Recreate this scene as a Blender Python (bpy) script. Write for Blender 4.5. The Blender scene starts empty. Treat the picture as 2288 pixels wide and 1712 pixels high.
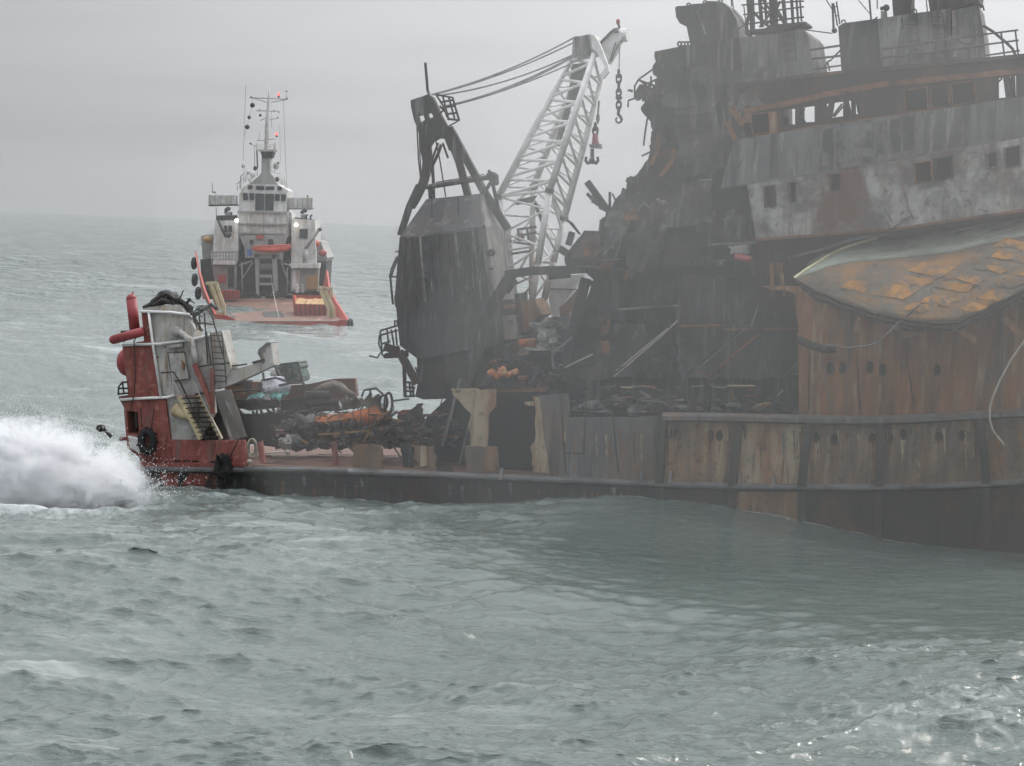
import bpy, bmesh, math, random
import numpy as np
from mathutils import Vector, Matrix

random.seed(7)
rng = np.random.default_rng(11)
sc = bpy.context.scene
COL = sc.collection
R = math.radians

# ------------------------------------------------------------------ camera
F = 5280.0                      # focal length in photograph pixels (2288 wide)
CAM_H = 14.0
PITCH = math.atan(350.0 / F)
ROLL = math.atan(0.0355)
_f = Vector((0, math.cos(PITCH), -math.sin(PITCH)))
_r0 = Vector((1, 0, 0)); _u0 = _r0.cross(_f)
_u = _u0 * math.cos(ROLL) - _r0 * math.sin(ROLL)
_r = _r0 * math.cos(ROLL) + _u0 * math.sin(ROLL)
CAM = Vector((0, 0, CAM_H))
cd = bpy.data.cameras.new('camera'); cam = bpy.data.objects.new('camera', cd); COL.objects.link(cam)
cd.sensor_width = 36; cd.lens = 36 * F / 2288; cd.clip_start = 0.5; cd.clip_end = 40000
cam.matrix_world = Matrix(((_r.x, _u.x, -_f.x, 0), (_r.y, _u.y, -_f.y, 0), (_r.z, _u.z, -_f.z, CAM_H), (0, 0, 0, 1)))
sc.camera = cam

# ------------------------------------------------------------------ world: thin overcast
SUN_EL, SUN_AZ = R(38), R(46)        # azimuth measured from +Y towards +X
sun_dir = Vector((math.sin(SUN_AZ) * math.cos(SUN_EL), math.cos(SUN_AZ) * math.cos(SUN_EL), math.sin(SUN_EL)))
w = bpy.data.worlds.new('World'); sc.world = w; w.use_nodes = True
nt = w.node_tree; nt.nodes.clear()
def N(t, **k):
    n = nt.nodes.new(t)
    for a, b in k.items(): setattr(n, a, b)
    return n
def L(a, b): nt.links.new(a, b)
out = N('ShaderNodeOutputWorld'); bg = N('ShaderNodeBackground'); L(bg.outputs[0], out.inputs[0])
sky = N('ShaderNodeTexSky', sky_type='NISHITA', sun_disc=False, sun_elevation=SUN_EL, sun_rotation=SUN_AZ, air_density=1.0, dust_density=3.0)
tc = N('ShaderNodeTexCoord')
mp = N('ShaderNodeMapping'); mp.inputs['Scale'].default_value = (2.0, 2.0, 24.0); mp.inputs['Location'].default_value = (0.4, 0.1, 0.7)
L(tc.outputs['Generated'], mp.inputs['Vector'])
nz = N('ShaderNodeTexNoise'); nz.inputs['Scale'].default_value = 1.5; nz.inputs['Detail'].default_value = 5; nz.inputs['Roughness'].default_value = 0.5; nz.inputs['Distortion'].default_value = 0.25
L(mp.outputs[0], nz.inputs['Vector'])
mr = N('ShaderNodeMapRange'); mr.inputs['From Min'].default_value = 0.3; mr.inputs['From Max'].default_value = 0.7; mr.inputs['To Min'].default_value = 0.90; mr.inputs['To Max'].default_value = 1.06
L(nz.outputs[0], mr.inputs[0])
dot = N('ShaderNodeVectorMath', operation='DOT_PRODUCT'); dot.inputs[1].default_value = sun_dir
L(tc.outputs['Generated'], dot.inputs[0])
glow = N('ShaderNodeMapRange', interpolation_type='SMOOTHERSTEP'); glow.inputs['From Min'].default_value = 0.15; glow.inputs['From Max'].default_value = 1.0; glow.inputs['To Min'].default_value = 1.0; glow.inputs['To Max'].default_value = 2.2
L(dot.outputs['Value'], glow.inputs[0])
# overcast vault: brighter towards the zenith
sep = N('ShaderNodeSeparateXYZ'); L(tc.outputs['Generated'], sep.inputs[0])
zc = N('ShaderNodeMath', operation='MAXIMUM'); L(sep.outputs['Z'], zc.inputs[0]); zc.inputs[1].default_value = 0.0
zp = N('ShaderNodeMath', operation='POWER'); L(zc.outputs[0], zp.inputs[0]); zp.inputs[1].default_value = 1.7
zm = N('ShaderNodeMath', operation='MULTIPLY_ADD'); L(zp.outputs[0], zm.inputs[0]); zm.inputs[1].default_value = 4.2; zm.inputs[2].default_value = 1.0
mu0 = N('ShaderNodeMath', operation='MULTIPLY'); L(zm.outputs[0], mu0.inputs[0]); L(glow.outputs[0], mu0.inputs[1])
mul = N('ShaderNodeMath', operation='MULTIPLY'); L(mr.outputs[0], mul.inputs[0]); L(mu0.outputs[0], mul.inputs[1])
grey = N('ShaderNodeMix', data_type='RGBA', blend_type='MULTIPLY'); grey.inputs['Factor'].default_value = 1.0
grey.inputs['A'].default_value = (3.85, 3.93, 4.1, 1); L(mul.outputs[0], grey.inputs['B'])
mix = N('ShaderNodeMix', data_type='RGBA'); mix.inputs['Factor'].default_value = 0.93
L(sky.outputs[0], mix.inputs['A']); L(grey.outputs['Result'], mix.inputs['B'])
L(mix.outputs['Result'], bg.inputs['Color']); bg.inputs['Strength'].default_value = 0.1

sd = bpy.data.lights.new('sun', 'SUN'); sd.energy = 2.0; sd.angle = R(3); sd.color = (1.0, 0.95, 0.87)
so = bpy.data.objects.new('sun', sd); COL.objects.link(so)
so.rotation_euler = (-sun_dir).to_track_quat('-Z', 'Y').to_euler()
so['kind'] = 'helper'

vs = sc.view_settings; vs.view_transform = 'Standard'; vs.look = 'None'; vs.exposure = 0.0; vs.gamma = 1.0; vs.use_curve_mapping = False
cy = sc.cycles
cy.use_denoising = True; cy.max_bounces = 6; cy.diffuse_bounces = 1; cy.glossy_bounces = 2; cy.transmission_bounces = 2
cy.volume_bounces = 4; cy.transparent_max_bounces = 8; cy.use_adaptive_sampling = True; cy.adaptive_threshold = 0.03
cy.caustics_reflective = False; cy.caustics_refractive = False; cy.sample_clamp_indirect = 6.0
cy.volume_step_rate = 1.0; cy.volume_max_steps = 256
# ------------------------------------------------------------------ pixel <-> world helpers
def ray(px, py):
    return (_f * F + _r * (px - 1144.0) - _u * (py - 856.0))
def at_Y(px, py, Y):
    d = ray(px, py); return CAM + d * (Y / d.y)
SEA_Z = 0.72
def on_sea(px, py, z=0.72):
    d = ray(px, py); return CAM + d * ((z - CAM_H) / d.z)
class VPlane:
    """an upright plane along a ship's side; d = metres behind it"""
    def __init__(self, a, b):
        a = Vector((a.x, a.y, 0)); b = Vector((b.x, b.y, 0))
        self.a = a; self.t = (b - a).normalized(); self.n = Vector((-self.t.y, self.t.x, 0))
        if self.n.y < 0: self.n = -self.n
    def pt(self, px, py, d=0.0):
        r = ray(px, py); k = ((self.a + self.n * d - CAM).dot(self.n)) / r.dot(self.n)
        return CAM + r * k
HULL = VPlane(at_Y(390, 1095, 120.0), at_Y(2190, 1095, 110.0))
TUG = VPlane(at_Y(400, 700, 300.0), at_Y(800, 700, 300.0))
def crop(x0, y0, sx, sy=None):
    sy = sy or sx
    return lambda u, v: (x0 + u / sx, y0 + v / sy)
c1 = crop(400, 180, 2.852); c2 = crop(0, 620, 3.309); c3 = crop(440, 740, 3.456); c4 = crop(820, 120, 2.955)
c5 = crop(1040, 30, 2.903); c6 = crop(820, 560, 3.065)
a1 = crop(1380, 0, 3.94); a2 = crop(1808, 0, 3.94); a3 = crop(1240, 380, 2.854); a4 = crop(1660, 300, 3.31); a5 = crop(1660, 700, 3.065); a6 = crop(1080, 820, 3.253)
# ------------------------------------------------------------------ materials
MATS = {}
class NB:
    def __init__(self, name):
        m = bpy.data.materials.new(name); m.use_nodes = True
        self.m = m; self.t = m.node_tree; self.t.nodes.clear()
    def n(self, t, **k):
        x = self.t.nodes.new(t)
        for a, b in k.items():
            if a.startswith('i_'): x.inputs[a[2:].replace('_', ' ')].default_value = b
            else: setattr(x, a, b)
        return x
    def l(self, a, b): self.t.links.new(a, b)
    def noise(self, vec, scale, detail=5, rough=0.6, dist=0.0, sc3=(1, 1, 1), loc=(0, 0, 0)):
        mp = self.n('ShaderNodeMapping'); mp.inputs['Scale'].default_value = sc3; mp.inputs['Location'].default_value = loc
        self.l(vec, mp.inputs['Vector'])
        x = self.n('ShaderNodeTexNoise'); x.inputs['Scale'].default_value = scale; x.inputs['Detail'].default_value = detail
        x.inputs['Roughness'].default_value = rough; x.inputs['Distortion'].default_value = dist
        self.l(mp.outputs[0], x.inputs['Vector']); return x.outputs[0]
    def ramp(self, v, lo, hi, a=0.0, b=1.0):
        x = self.n('ShaderNodeMapRange'); x.inputs['From Min'].default_value = lo; x.inputs['From Max'].default_value = hi
        x.inputs['To Min'].default_value = a; x.inputs['To Max'].default_value = b
        self.l(v, x.inputs[0]); return x.outputs[0]
    def mix(self, fac, a, b):
        x = self.n('ShaderNodeMix', data_type='RGBA')
        if isinstance(fac, float): x.inputs['Factor'].default_value = fac
        else: self.l(fac, x.inputs['Factor'])
        for s, v in (('A', a), ('B', b)):
            if isinstance(v, tuple): x.inputs[s].default_value = (*v, 1)
            else: self.l(v, x.inputs[s])
        return x.outputs['Result']
    def math(self, op, a, b):
        x = self.n('ShaderNodeMath', operation=op)
        for i, v in enumerate((a, b)):
            if isinstance(v, (int, float)): x.inputs[i].default_value = v
            else: self.l(v, x.inputs[i])
        return x.outputs[0]

def weathered(name, base, stains=(), rough=0.7, metal=0.0, bump=0.15, bscale=6.0, spec=0.3):
    """stains: (colour, scale, lo, hi, (sx,sy,sz), seed)  layered by noise over the base colour"""
    b = NB(name); geo = b.n('ShaderNodeNewGeometry'); pos = geo.outputs['Position']
    var = b.noise(pos, 1.3, 3, 0.6)
    c = b.mix(b.ramp(var, 0.3, 0.7), tuple(x * 0.8 for x in base), tuple(min(1, x * 1.15) for x in base))
    for i, (colr, scl, lo, hi, s3, seed) in enumerate(stains):
        nz = b.noise(pos, scl, 4, 0.65, 0.4, s3, (seed * 3.1, seed * 1.7, seed))
        c = b.mix(b.ramp(nz, lo, hi), c, colr)
    p = b.n('ShaderNodeBsdfPrincipled'); b.l(c, p.inputs['Base Color'])
    p.inputs['Roughness'].default_value = rough; p.inputs['Metallic'].default_value = metal; p.inputs['Specular IOR Level'].default_value = spec
    if bump:
        nz = b.noise(pos, bscale, 3, 0.7); bp = b.n('ShaderNodeBump'); bp.inputs['Strength'].default_value = bump; bp.inputs['Distance'].default_value = 0.1
        b.l(nz, bp.inputs['Height']); b.l(bp.outputs[0], p.inputs['Normal'])
    o = b.n('ShaderNodeOutputMaterial'); b.l(p.outputs[0], o.inputs[0])
    MATS[name] = b.m; return b.m
V = (3.0, 3.0, 0.35)      # vertical streaks
I = (1, 1, 1)
RUST = (0.17, 0.075, 0.03); RUSTD = (0.075, 0.035, 0.02); RUSTO = (0.34, 0.155, 0.06); SOOT = (0.018, 0.018, 0.018); ASH = (0.24, 0.24, 0.235); OCH = (0.36, 0.28, 0.17)
weathered('soot_steel', (0.028, 0.028, 0.028), [((0.052, 0.04, 0.034), 0.6, 0.46, 0.7, I, 1), (ASH, 0.8, 0.54, 0.85, V, 2), ((0.012, 0.012, 0.012), 0.4, 0.5, 0.7, I, 82)], 0.8)
weathered('soot_plate', (0.035, 0.036, 0.037), [((0.05, 0.04, 0.035), 0.4, 0.46, 0.7, V, 3), (ASH, 0.6, 0.54, 0.85, V, 4), ((0.015, 0.015, 0.015), 0.3, 0.5, 0.7, (1, 1, .6), 83), ((0.10, 0.10, 0.10), 3.0, 0.56, 0.75, (4, 4, .3), 84)], 0.75)
weathered('soot_ash', (0.045, 0.046, 0.046), [(ASH, 0.55, 0.45, 0.7, I, 5), (RUSTD, 1.2, 0.55, 0.8, V, 6)], 0.85)
weathered('soot_rust', (0.038, 0.031, 0.028), [((0.11, 0.055, 0.03), 0.7, 0.5, 0.8, I, 7), (SOOT, 1.5, 0.5, 0.7, V, 8)], 0.85)
weathered('rust_beam', (0.17, 0.08, 0.04), [(SOOT, 1.1, 0.45, 0.7, I, 9), (RUSTO, 2.0, 0.55, 0.8, I, 10)], 0.85)
weathered('rust_orange', (0.25, 0.125, 0.065), [(RUST, 0.9, 0.4, 0.65, V, 11), ((0.06, 0.055, 0.05), 0.45, 0.45, 0.68, V, 12), (OCH, 1.0, 0.55, 0.8, V, 13), ((0.2, 0.09, 0.04), 0.5, 0.55, 0.75, (4, 4, .5), 85)], 0.85)
weathered('hull_rust', (0.13, 0.105, 0.085), [((0.24, 0.12, 0.06), 0.35, 0.42, 0.72, (1, 1, .6), 14), (OCH, 0.55, 0.50, 0.73, (3.5, 3.5, 0.3), 15), (RUSTO, 0.45, 0.53, 0.75, (2.2, 2.2, 0.4), 16), ((0.06, 0.055, 0.05), 0.4, 0.46, 0.75, (1.5, 1.5, .6), 17), ((0.05, 0.035, 0.03), 2.5, 0.56, 0.72, I, 89)], 0.8)
weathered('hull_ochre', (0.34, 0.28, 0.19), [((0.24, 0.12, 0.06), 0.5, 0.46, 0.7, (1.6, 1.6, .5), 18), (RUSTD, 0.9, 0.54, 0.75, (5, 5, 0.3), 19), (RUSTO, 0.5, 0.55, 0.8, V, 20), ((0.08, 0.07, 0.06), 2.2, 0.56, 0.7, I, 90)], 0.8)
weathered('hull_grey', (0.10, 0.10, 0.098), [((0.20, 0.105, 0.06), 0.4, 0.48, 0.75, (1.5, 1.5, 0.5), 21), (ASH, 0.7, 0.52, 0.85, (3, 3, 0.35), 22), (SOOT, 0.7, 0.55, 0.75, V, 23)], 0.7)
weathered('hull_black', (0.035, 0.035, 0.034), [(RUSTD, 0.5, 0.5, 0.75, V, 24), ((0.11, 0.10, 0.09), 1.2, 0.58, 0.75, (4, 4, 0.5), 25)], 0.6)
weathered('strake_grey', (0.13, 0.132, 0.132), [(RUSTD, 1.2, 0.55, 0.8, I, 26), (SOOT, 0.7, 0.5, 0.8, I, 27)], 0.6)
weathered('stern_red', (0.25, 0.078, 0.066), [((0.19, 0.05, 0.04), 1.0, 0.42, 0.65, V, 28), (RUSTD, 1.6, 0.54, 0.7, V, 29), ((0.36, 0.17, 0.14), 2.4, 0.55, 0.75, I, 30), ((0.14, 0.10, 0.09), 0.7, 0.52, 0.7, V, 88)], 0.6, bump=0.08)
weathered('float_red', (0.29, 0.058, 0.062), [((0.25, 0.04, 0.04), 2, 0.5, 0.8, I, 31)], 0.5, bump=0.05)
weathered('stern_white', (0.46, 0.455, 0.43), [((0.36, 0.29, 0.19), 0.9, 0.5, 0.72, V, 32), ((0.22, 0.12, 0.06), 1.3, 0.56, 0.68, (5, 5, 0.4), 33), ((0.27, 0.27, 0.26), 0.6, 0.45, 0.7, I, 34), ((0.16, 0.12, 0.09), 3.0, 0.6, 0.7, I, 87)], 0.6, bump=0.06)
weathered('crane_white', (0.74, 0.73, 0.72), [((0.40, 0.38, 0.36), 1.2, 0.52, 0.8, I, 35), ((0.36, 0.24, 0.15), 2.2, 0.66, 0.82, I, 36)], 0.5, bump=0.05)
weathered('crane_singed', (0.36, 0.33, 0.30), [(RUSTO, 0.8, 0.5, 0.7, V, 37), (SOOT, 1.0, 0.5, 0.7, V, 38)], 0.6)
weathered('plate_silver', (0.34, 0.33, 0.31), [(RUST, 0.6, 0.55, 0.7, V, 39), ((0.10, 0.09, 0.085), 0.9, 0.45, 0.7, (5, 5, 0.4), 40)], 0.45, metal=0.2)
weathered('ash_wool', (0.36, 0.355, 0.34), [((0.14, 0.13, 0.12), 5, 0.45, 0.65, I, 41)], 0.95, bump=0.8, bscale=9)
weathered('deck_red', (0.13, 0.068, 0.05), [(RUSTD, 0.8, 0.45, 0.7, I, 42), ((0.3, 0.2, 0.15), 2, 0.6, 0.8, (0.4, 3, 1), 43)], 0.7)
weathered('dark_metal', (0.03, 0.03, 0.03), [(RUSTD, 2, 0.55, 0.8, I, 44)], 0.6, bump=0.05)
weathered('rope_pale', (0.38, 0.36, 0.31), [((0.2, 0.18, 0.14), 6, 0.5, 0.7, I, 45)], 0.9, bump=0.0)
weathered('cable_grey', (0.22, 0.22, 0.23), [((0.1, 0.1, 0.1), 3, 0.5, 0.7, I, 46)], 0.5, bump=0.0)
weathered('rubber', (0.018, 0.018, 0.018), [((0.05, 0.045, 0.04), 3, 0.55, 0.8, I, 47)], 0.8, bump=0.1)
weathered('buoy_orange', (0.42, 0.16, 0.05), [((0.45, 0.33, 0.22), 3, 0.5, 0.7, I, 48), (RUSTD, 2.3, 0.6, 0.8, I, 49)], 0.6, bump=0.05)
weathered('boat_orange', (0.42, 0.11, 0.03), [((0.10, 0.05, 0.03), 1.6, 0.45, 0.62, I, 50), ((0.6, 0.25, 0.08), 3, 0.55, 0.8, V, 51)], 0.6, bump=0.05)
weathered('net_green', (0.06, 0.17, 0.15), [((0.20, 0.19, 0.16), 3.0, 0.42, 0.6, I, 52), ((0.03, 0.05, 0.05), 7, 0.5, 0.62, I, 53)], 0.9, bump=0.8, bscale=14)
weathered('net_white', (0.66, 0.67, 0.72), [((0.36, 0.38, 0.44), 9, 0.48, 0.6, I, 54)], 0.9, bump=0.6, bscale=12)
weathered('tarp_teal', (0.11, 0.33, 0.30), [((0.45, 0.5, 0.5), 4, 0.55, 0.7, I, 55)], 0.7, bump=0.3)
weathered('hose_brown', (0.11, 0.095, 0.08), [((0.2, 0.17, 0.14), 5, 0.5, 0.7, I, 56)], 0.9, bump=0.4, bscale=12)
weathered('flare_green', (0.30, 0.335, 0.285), [((0.46, 0.46, 0.38), 0.5, 0.5, 0.75, (0.4, 3, 3), 57), ((0.14, 0.16, 0.13), 0.8, 0.5, 0.75, (0.4, 3, 3), 58), (RUSTD, 1.1, 0.62, 0.8, I, 59)], 0.6)
weathered('flare_edge', (0.75, 0.69, 0.45), [((0.3, 0.27, 0.2), 1, 0.5, 0.8, I, 60)], 0.6)
weathered('flare_plate', (0.13, 0.115, 0.095), [((0.28, 0.15, 0.06), 0.5, 0.47, 0.70, (1, 1, 1.6), 61), ((0.20, 0.19, 0.16), 1.0, 0.55, 0.75, (1, 1, 2), 62), (RUSTD, 2, 0.55, 0.75, I, 63)], 0.8)
weathered('flare_patch', (0.40, 0.20, 0.06), [((0.26, 0.135, 0.05), 1.2, 0.42, 0.66, I, 64), ((0.13, 0.11, 0.09), 1.1, 0.45, 0.62, I, 65)], 0.85)
weathered('tug_white', (0.60, 0.60, 0.59), [((0.42, 0.38, 0.33), 0.35, 0.45, 0.7, V, 66), ((0.34, 0.22, 0.14), 0.5, 0.58, 0.75, V, 67), ((0.36, 0.36, 0.35), 0.9, 0.5, 0.7, I, 91)], 0.5, bump=0.0)
weathered('tug_grey', (0.30, 0.30, 0.29), [((0.2, 0.19, 0.18), 0.5, 0.5, 0.8, V, 68)], 0.6, bump=0.0)
weathered('tug_dark', (0.04, 0.04, 0.04), [((0.09, 0.08, 0.07), 0.6, 0.5, 0.8, I, 69)], 0.7, bump=0.0)
weathered('tug_red', (0.36, 0.055, 0.04), [((0.33, 0.05, 0.035), 0.5, 0.5, 0.8, V, 70)], 0.5, bump=0.0)
weathered('tug_deck', (0.17, 0.095, 0.072), [((0.11, 0.06, 0.048), 0.5, 0.45, 0.7, I, 71), ((0.38, 0.24, 0.18), 0.7, 0.58, 0.8, (1, 0.25, 1), 72)], 0.5, bump=0.0)
weathered('tug_cream', (0.50, 0.42, 0.26), [((0.32, 0.24, 0.14), 1.0, 0.5, 0.75, V, 73)], 0.6, bump=0.0)
weathered('tug_yellow', (0.34, 0.20, 0.075), [((0.3, 0.15, 0.05), 1.4, 0.5, 0.75, I, 74)], 0.6, bump=0.0)
weathered('tug_blue', (0.05, 0.12, 0.35), [], 0.5, bump=0.0)
weathered('dinghy_red', (0.50, 0.08, 0.045), [((0.4, 0.06, 0.04), 1, 0.5, 0.8, I, 75)], 0.5, bump=0.0)
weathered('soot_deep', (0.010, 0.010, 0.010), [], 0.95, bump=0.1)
weathered('grime_white', (0.34, 0.34, 0.325), [((0.10, 0.10, 0.10), 0.5, 0.42, 0.6, I, 76), ((0.10, 0.055, 0.04), 0.3, 0.47, 0.62, (1, 1, .6), 77), ((0.14, 0.10, 0.08), 0.8, 0.5, 0.7, V, 86), ((0.08, 0.08, 0.08), 2.6, 0.55, 0.68, I, 78)], 0.8)
weathered('burnt_grey', (0.14, 0.14, 0.137), [((0.05, 0.05, 0.05), 0.5, 0.42, 0.62, V, 79), ((0.32, 0.32, 0.31), 0.9, 0.55, 0.8, V, 80), (RUSTD, 0.8, 0.55, 0.75, V, 81)], 0.8)
def glassy(name, colr, rough=0.12):
    b = NB(name); p = b.n('ShaderNodeBsdfPrincipled'); p.inputs['Base Color'].default_value = (*colr, 1); p.inputs['Roughness'].default_value = rough
    o = b.n('ShaderNodeOutputMaterial'); b.l(p.outputs[0], o.inputs[0]); MATS[name] = b.m
glassy('window_glass', (0.03, 0.035, 0.04))
def lit(name, colr, s):
    b = NB(name); e = b.n('ShaderNodeEmission'); e.inputs['Color'].default_value = (*colr, 1); e.inputs['Strength'].default_value = s
    o = b.n('ShaderNodeOutputMaterial'); b.l(e.outputs[0], o.inputs[0]); MATS[name] = b.m
lit('lamp_white', (1.0, 0.97, 0.85), 9.0)
lit('lamp_red', (1.0, 0.10, 0.08), 3.0)
# ------------------------------------------------------------------ sea
def ocean_tile(n, size, lmin, lmax, wind_dir, rms, seed, spread=2.0, chop=1.0, kpow=-4.0):
    g = np.random.default_rng(seed)
    k1 = 2 * np.pi * np.fft.fftfreq(n, size / n)
    kx, ky = np.meshgrid(k1, k1, indexing='ij'); k = np.hypot(kx, ky); k[0, 0] = 1
    lam = 2 * np.pi / k
    P = k ** kpow * np.exp(-(lam / lmax) ** -2 * 0) * (lam < lmax) * (lam > lmin)
    P = P * np.exp(-(1.0 / (k * lmax / 6.28)) ** 2)
    c = (kx * wind_dir[0] + ky * wind_dir[1]) / k
    P = P * (0.06 + np.abs(c) ** spread)
    P[0, 0] = 0
    H = np.sqrt(P) * (g.normal(size=(n, n)) + 1j * g.normal(size=(n, n)))
    h = np.fft.ifft2(H).real; s = rms / h.std(); h = h * s
    dx = np.fft.ifft2(1j * kx / k * H).real * s * chop; dy = np.fft.ifft2(1j * ky / k * H).real * s * chop
    jx = np.gradient(dx, size / n, axis=0); jy = np.gradient(dy, size / n, axis=1)
    return h, dx, dy, 1 + jx + jy
def sample(A, size, x, y):
    n = A.shape[0]; u = (x / size * n) % n; v = (y / size * n) % n
    i = np.floor(u).astype(int) % n; j = np.floor(v).astype(int) % n; fu = u - np.floor(u); fv = v - np.floor(v)
    i2 = (i + 1) % n; j2 = (j + 1) % n
    return A[i, j] * (1 - fu) * (1 - fv) + A[i2, j] * fu * (1 - fv) + A[i, j2] * (1 - fu) * fv + A[i2, j2] * fu * fv
LAYERS = []
for size, n, lmin, lmax, rms, seed, rot, chop, ff in ((311.0, 512, 11.0, 70.0, 0.50, 4, 0.30, 1.0, 0), (97.0, 512, 2.6, 11.0, 0.095, 6, -0.12, 1.0, 1500), (23.0, 512, 0.28, 2.6, 0.056, 9, 0.22, 1.0, 400)):
    LAYERS.append((size, ocean_tile(n, size, lmin, lmax, (0.0, 1.0), rms, seed, 3.0 if lmax > 12 else 2.6, chop), rot, ff))
def smooth01(t): t = np.clip(t, 0, 1); return t * t * (3 - 2 * t)
HA, HT, HN = HULL.a, HULL.t, HULL.n
T0 = TUG.pt(*c1(660, 1560), 0.0)
def sea_at(x, y):
    r = np.hypot(x, y); z = np.full_like(x, SEA_Z); ox = np.zeros_like(x); oy = np.zeros_like(x); jac = np.zeros_like(x)
    # the wreck's lee: water in front of its side is calmer
    s = (x - HA.x) * HT.x + (y - HA.y) * HT.y; d = -((x - HA.x) * HN.x + (y - HA.y) * HN.y)
    lee = smooth01((s - 16) / 13) * smooth01((36 - d) / 10) * smooth01((d + 6) / 6)
    for i, (size, (h, dx, dy, jc), rot, ff) in enumerate(LAYERS):
        c, sn = math.cos(rot), math.sin(rot); u = c * x + sn * y + 17.3 * i; v = -sn * x + c * y + 5.1 * i
        a = np.ones_like(x)
        if ff: a = np.clip(ff / np.maximum(r, 1), 0, 1) ** 1.2
        a = a * (1 - lee * (0.6, 0.8, 0.65)[i])
        z += sample(h, size, u, v) * a
        du = sample(dx, size, u, v) * a; dv = sample(dy, size, u, v) * a
        ox += c * du - sn * dv; oy += sn * du + c * dv
        if i < 2: jac += (sample(jc, size, u, v) - 1) * a
    # crest rolling past the near edge of the wreck's reflection
    e = on_sea(1780, 1485); q = smooth01((x - 4.0) / 8.0)
    z += 0.55 * q * np.exp(-((y - e.y + 0.10 * (x - e.x)) / 3.2) ** 2)
    # trough along the forward side of the wreck, and a sea heaping up under the tug's stern
    z -= 1.1 * smooth01((s - 25) / 14) * np.exp(-((d - 1.0) / 7.0) ** 2)
    e = T0; z += 0.4 * np.exp(-((y - e.y + 5.0) / 4.5) ** 2) * smooth01((13 - np.abs(x - e.x)) / 5)
    return ox, oy, z, jac
def build_sea():
    dense = np.radians(np.linspace(-19.5, 19.5, 860))
    outer = np.radians(19.5 + 60 * (np.linspace(0, 1, 26)[1:]) ** 1.6)
    ang = np.concatenate([-outer[::-1], dense, outer])
    inv = np.linspace(1 / 42.0, 1 / 9000.0, 1050); rad = 1 / inv
    A, D = np.meshgrid(ang, rad, indexing='xy'); x0 = D * np.sin(A); y0 = D * np.cos(A)
    ox, oy, z, jac = sea_at(x0, y0)
    x = x0 + ox; y = y0 + oy
    nr, nc = x.shape
    co = np.stack([x, y, z], -1).reshape(-1, 3)
    idx = np.arange(nr * nc).reshape(nr, nc)
    q = np.stack([idx[:-1, :-1], idx[:-1, 1:], idx[1:, 1:], idx[1:, :-1]], -1).reshape(-1, 4)
    me = bpy.data.meshes.new('sea'); me.vertices.add(len(co)); me.vertices.foreach_set('co', co.astype(np.float32).ravel())
    me.loops.add(q.size); me.loops.foreach_set('vertex_index', q.astype(np.int32).ravel())
    me.polygons.add(len(q)); me.polygons.foreach_set('loop_start', (np.arange(len(q)) * 4).astype(np.int32))
    me.polygons.foreach_set('use_smooth', np.ones(len(q), dtype=bool)); me.update(calc_edges=True)
    # foam: folded crests, the churned water by the bow wave, and the froth drifting in the near right
    foam = smooth01((-jac - 0.62) / 0.5) * 0.8
    e = on_sea(2100, 1640); foam += 0.30 * np.exp(-(((x0 - e.x) / 9.5) ** 2 + ((y0 - e.y) / 8) ** 2))
    e = on_sea(120, 1100); foam += 0.75 * np.exp(-(((x0 - e.x) / 5.5) ** 2 + ((y0 - e.y) / 7) ** 2))
    s = (x0 - HA.x) * HT.x + (y0 - HA.y) * HT.y; d = -((x0 - HA.x) * HN.x + (y0 - HA.y) * HN.y)
    foam += 0.38 * np.exp(-(d / 0.9) ** 2) * (s > -8) * (s < 38)
    for fx, fy, fr, fd, fa_ in ((1700, 1136, 2.6, 0.9, .5), (1830, 1150, 2.2, 0.9, .5), (1000, 1085, 2.0, 1.0, .3), (560, 1100, 3.0, 1.2, .35), (1250, 1105, 2.0, .8, .25)):
        e = on_sea(fx, fy); foam += fa_ * np.exp(-(((x0 - e.x) / fr) ** 2 + ((y0 - e.y) / fd) ** 2))
    at = me.attributes.new('foam', 'FLOAT', 'POINT'); at.data.foreach_set('value', np.clip(foam, 0, 1).astype(np.float32).ravel())
    lee_ = smooth01((s - 16) / 10) * smooth01((36 - d) / 8) * smooth01((d + 6) / 6)
    at3 = me.attributes.new('streak', 'FLOAT', 'POINT'); at3.data.foreach_set('value', (1 - lee_).astype(np.float32).ravel())
    at2 = me.attributes.new('relief', 'FLOAT', 'POINT'); at2.data.foreach_set('value', smooth01((np.hypot(x0, y0) - 150) / 450).astype(np.float32).ravel())
    o = bpy.data.objects.new('sea', me); COL.objects.link(o); o['kind'] = 'structure'; o['label'] = 'rough grey green sea with wind streaked waves'; 
    b = NB('sea_water'); geo = b.n('ShaderNodeNewGeometry'); pos = geo.outputs['Position']
    fa = b.n('ShaderNodeAttribute', attribute_name='foam').outputs['Fac']
    n1 = b.noise(pos, 1.1, 6, 0.7, 1.2, (1, 0.55, 1)); n2 = b.noise(pos, 4.0, 4, 0.7, 0.6, (1, 0.5, 1), (5, 2, 1))
    nn = b.math('ADD', b.math('MULTIPLY', n1, 0.65), b.math('MULTIPLY', n2, 0.35))
    m = b.ramp(b.math('SUBTRACT', b.math('ADD', fa, nn), 0.76), 0.0, 0.5, 0.0, 0.8)
    # long pale streaks of spent foam lying down the wind
    s1 = b.noise(pos, 0.55, 5, 0.65, 0.8, (0.10, 1.0, 1), (2, 7, 0)); s2 = b.noise(pos, 0.07, 2, 0.5, 0.2, (1, 1, 1), (4, 1, 0))
    stk = b.math('MULTIPLY', b.ramp(s1, 0.50, 0.78, 0.0, 0.36), b.math('MULTIPLY', b.ramp(s2, 0.40, 0.62), b.n('ShaderNodeAttribute', attribute_name='streak').outputs['Fac'])); m = b.math('MAXIMUM', m, stk)
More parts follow.
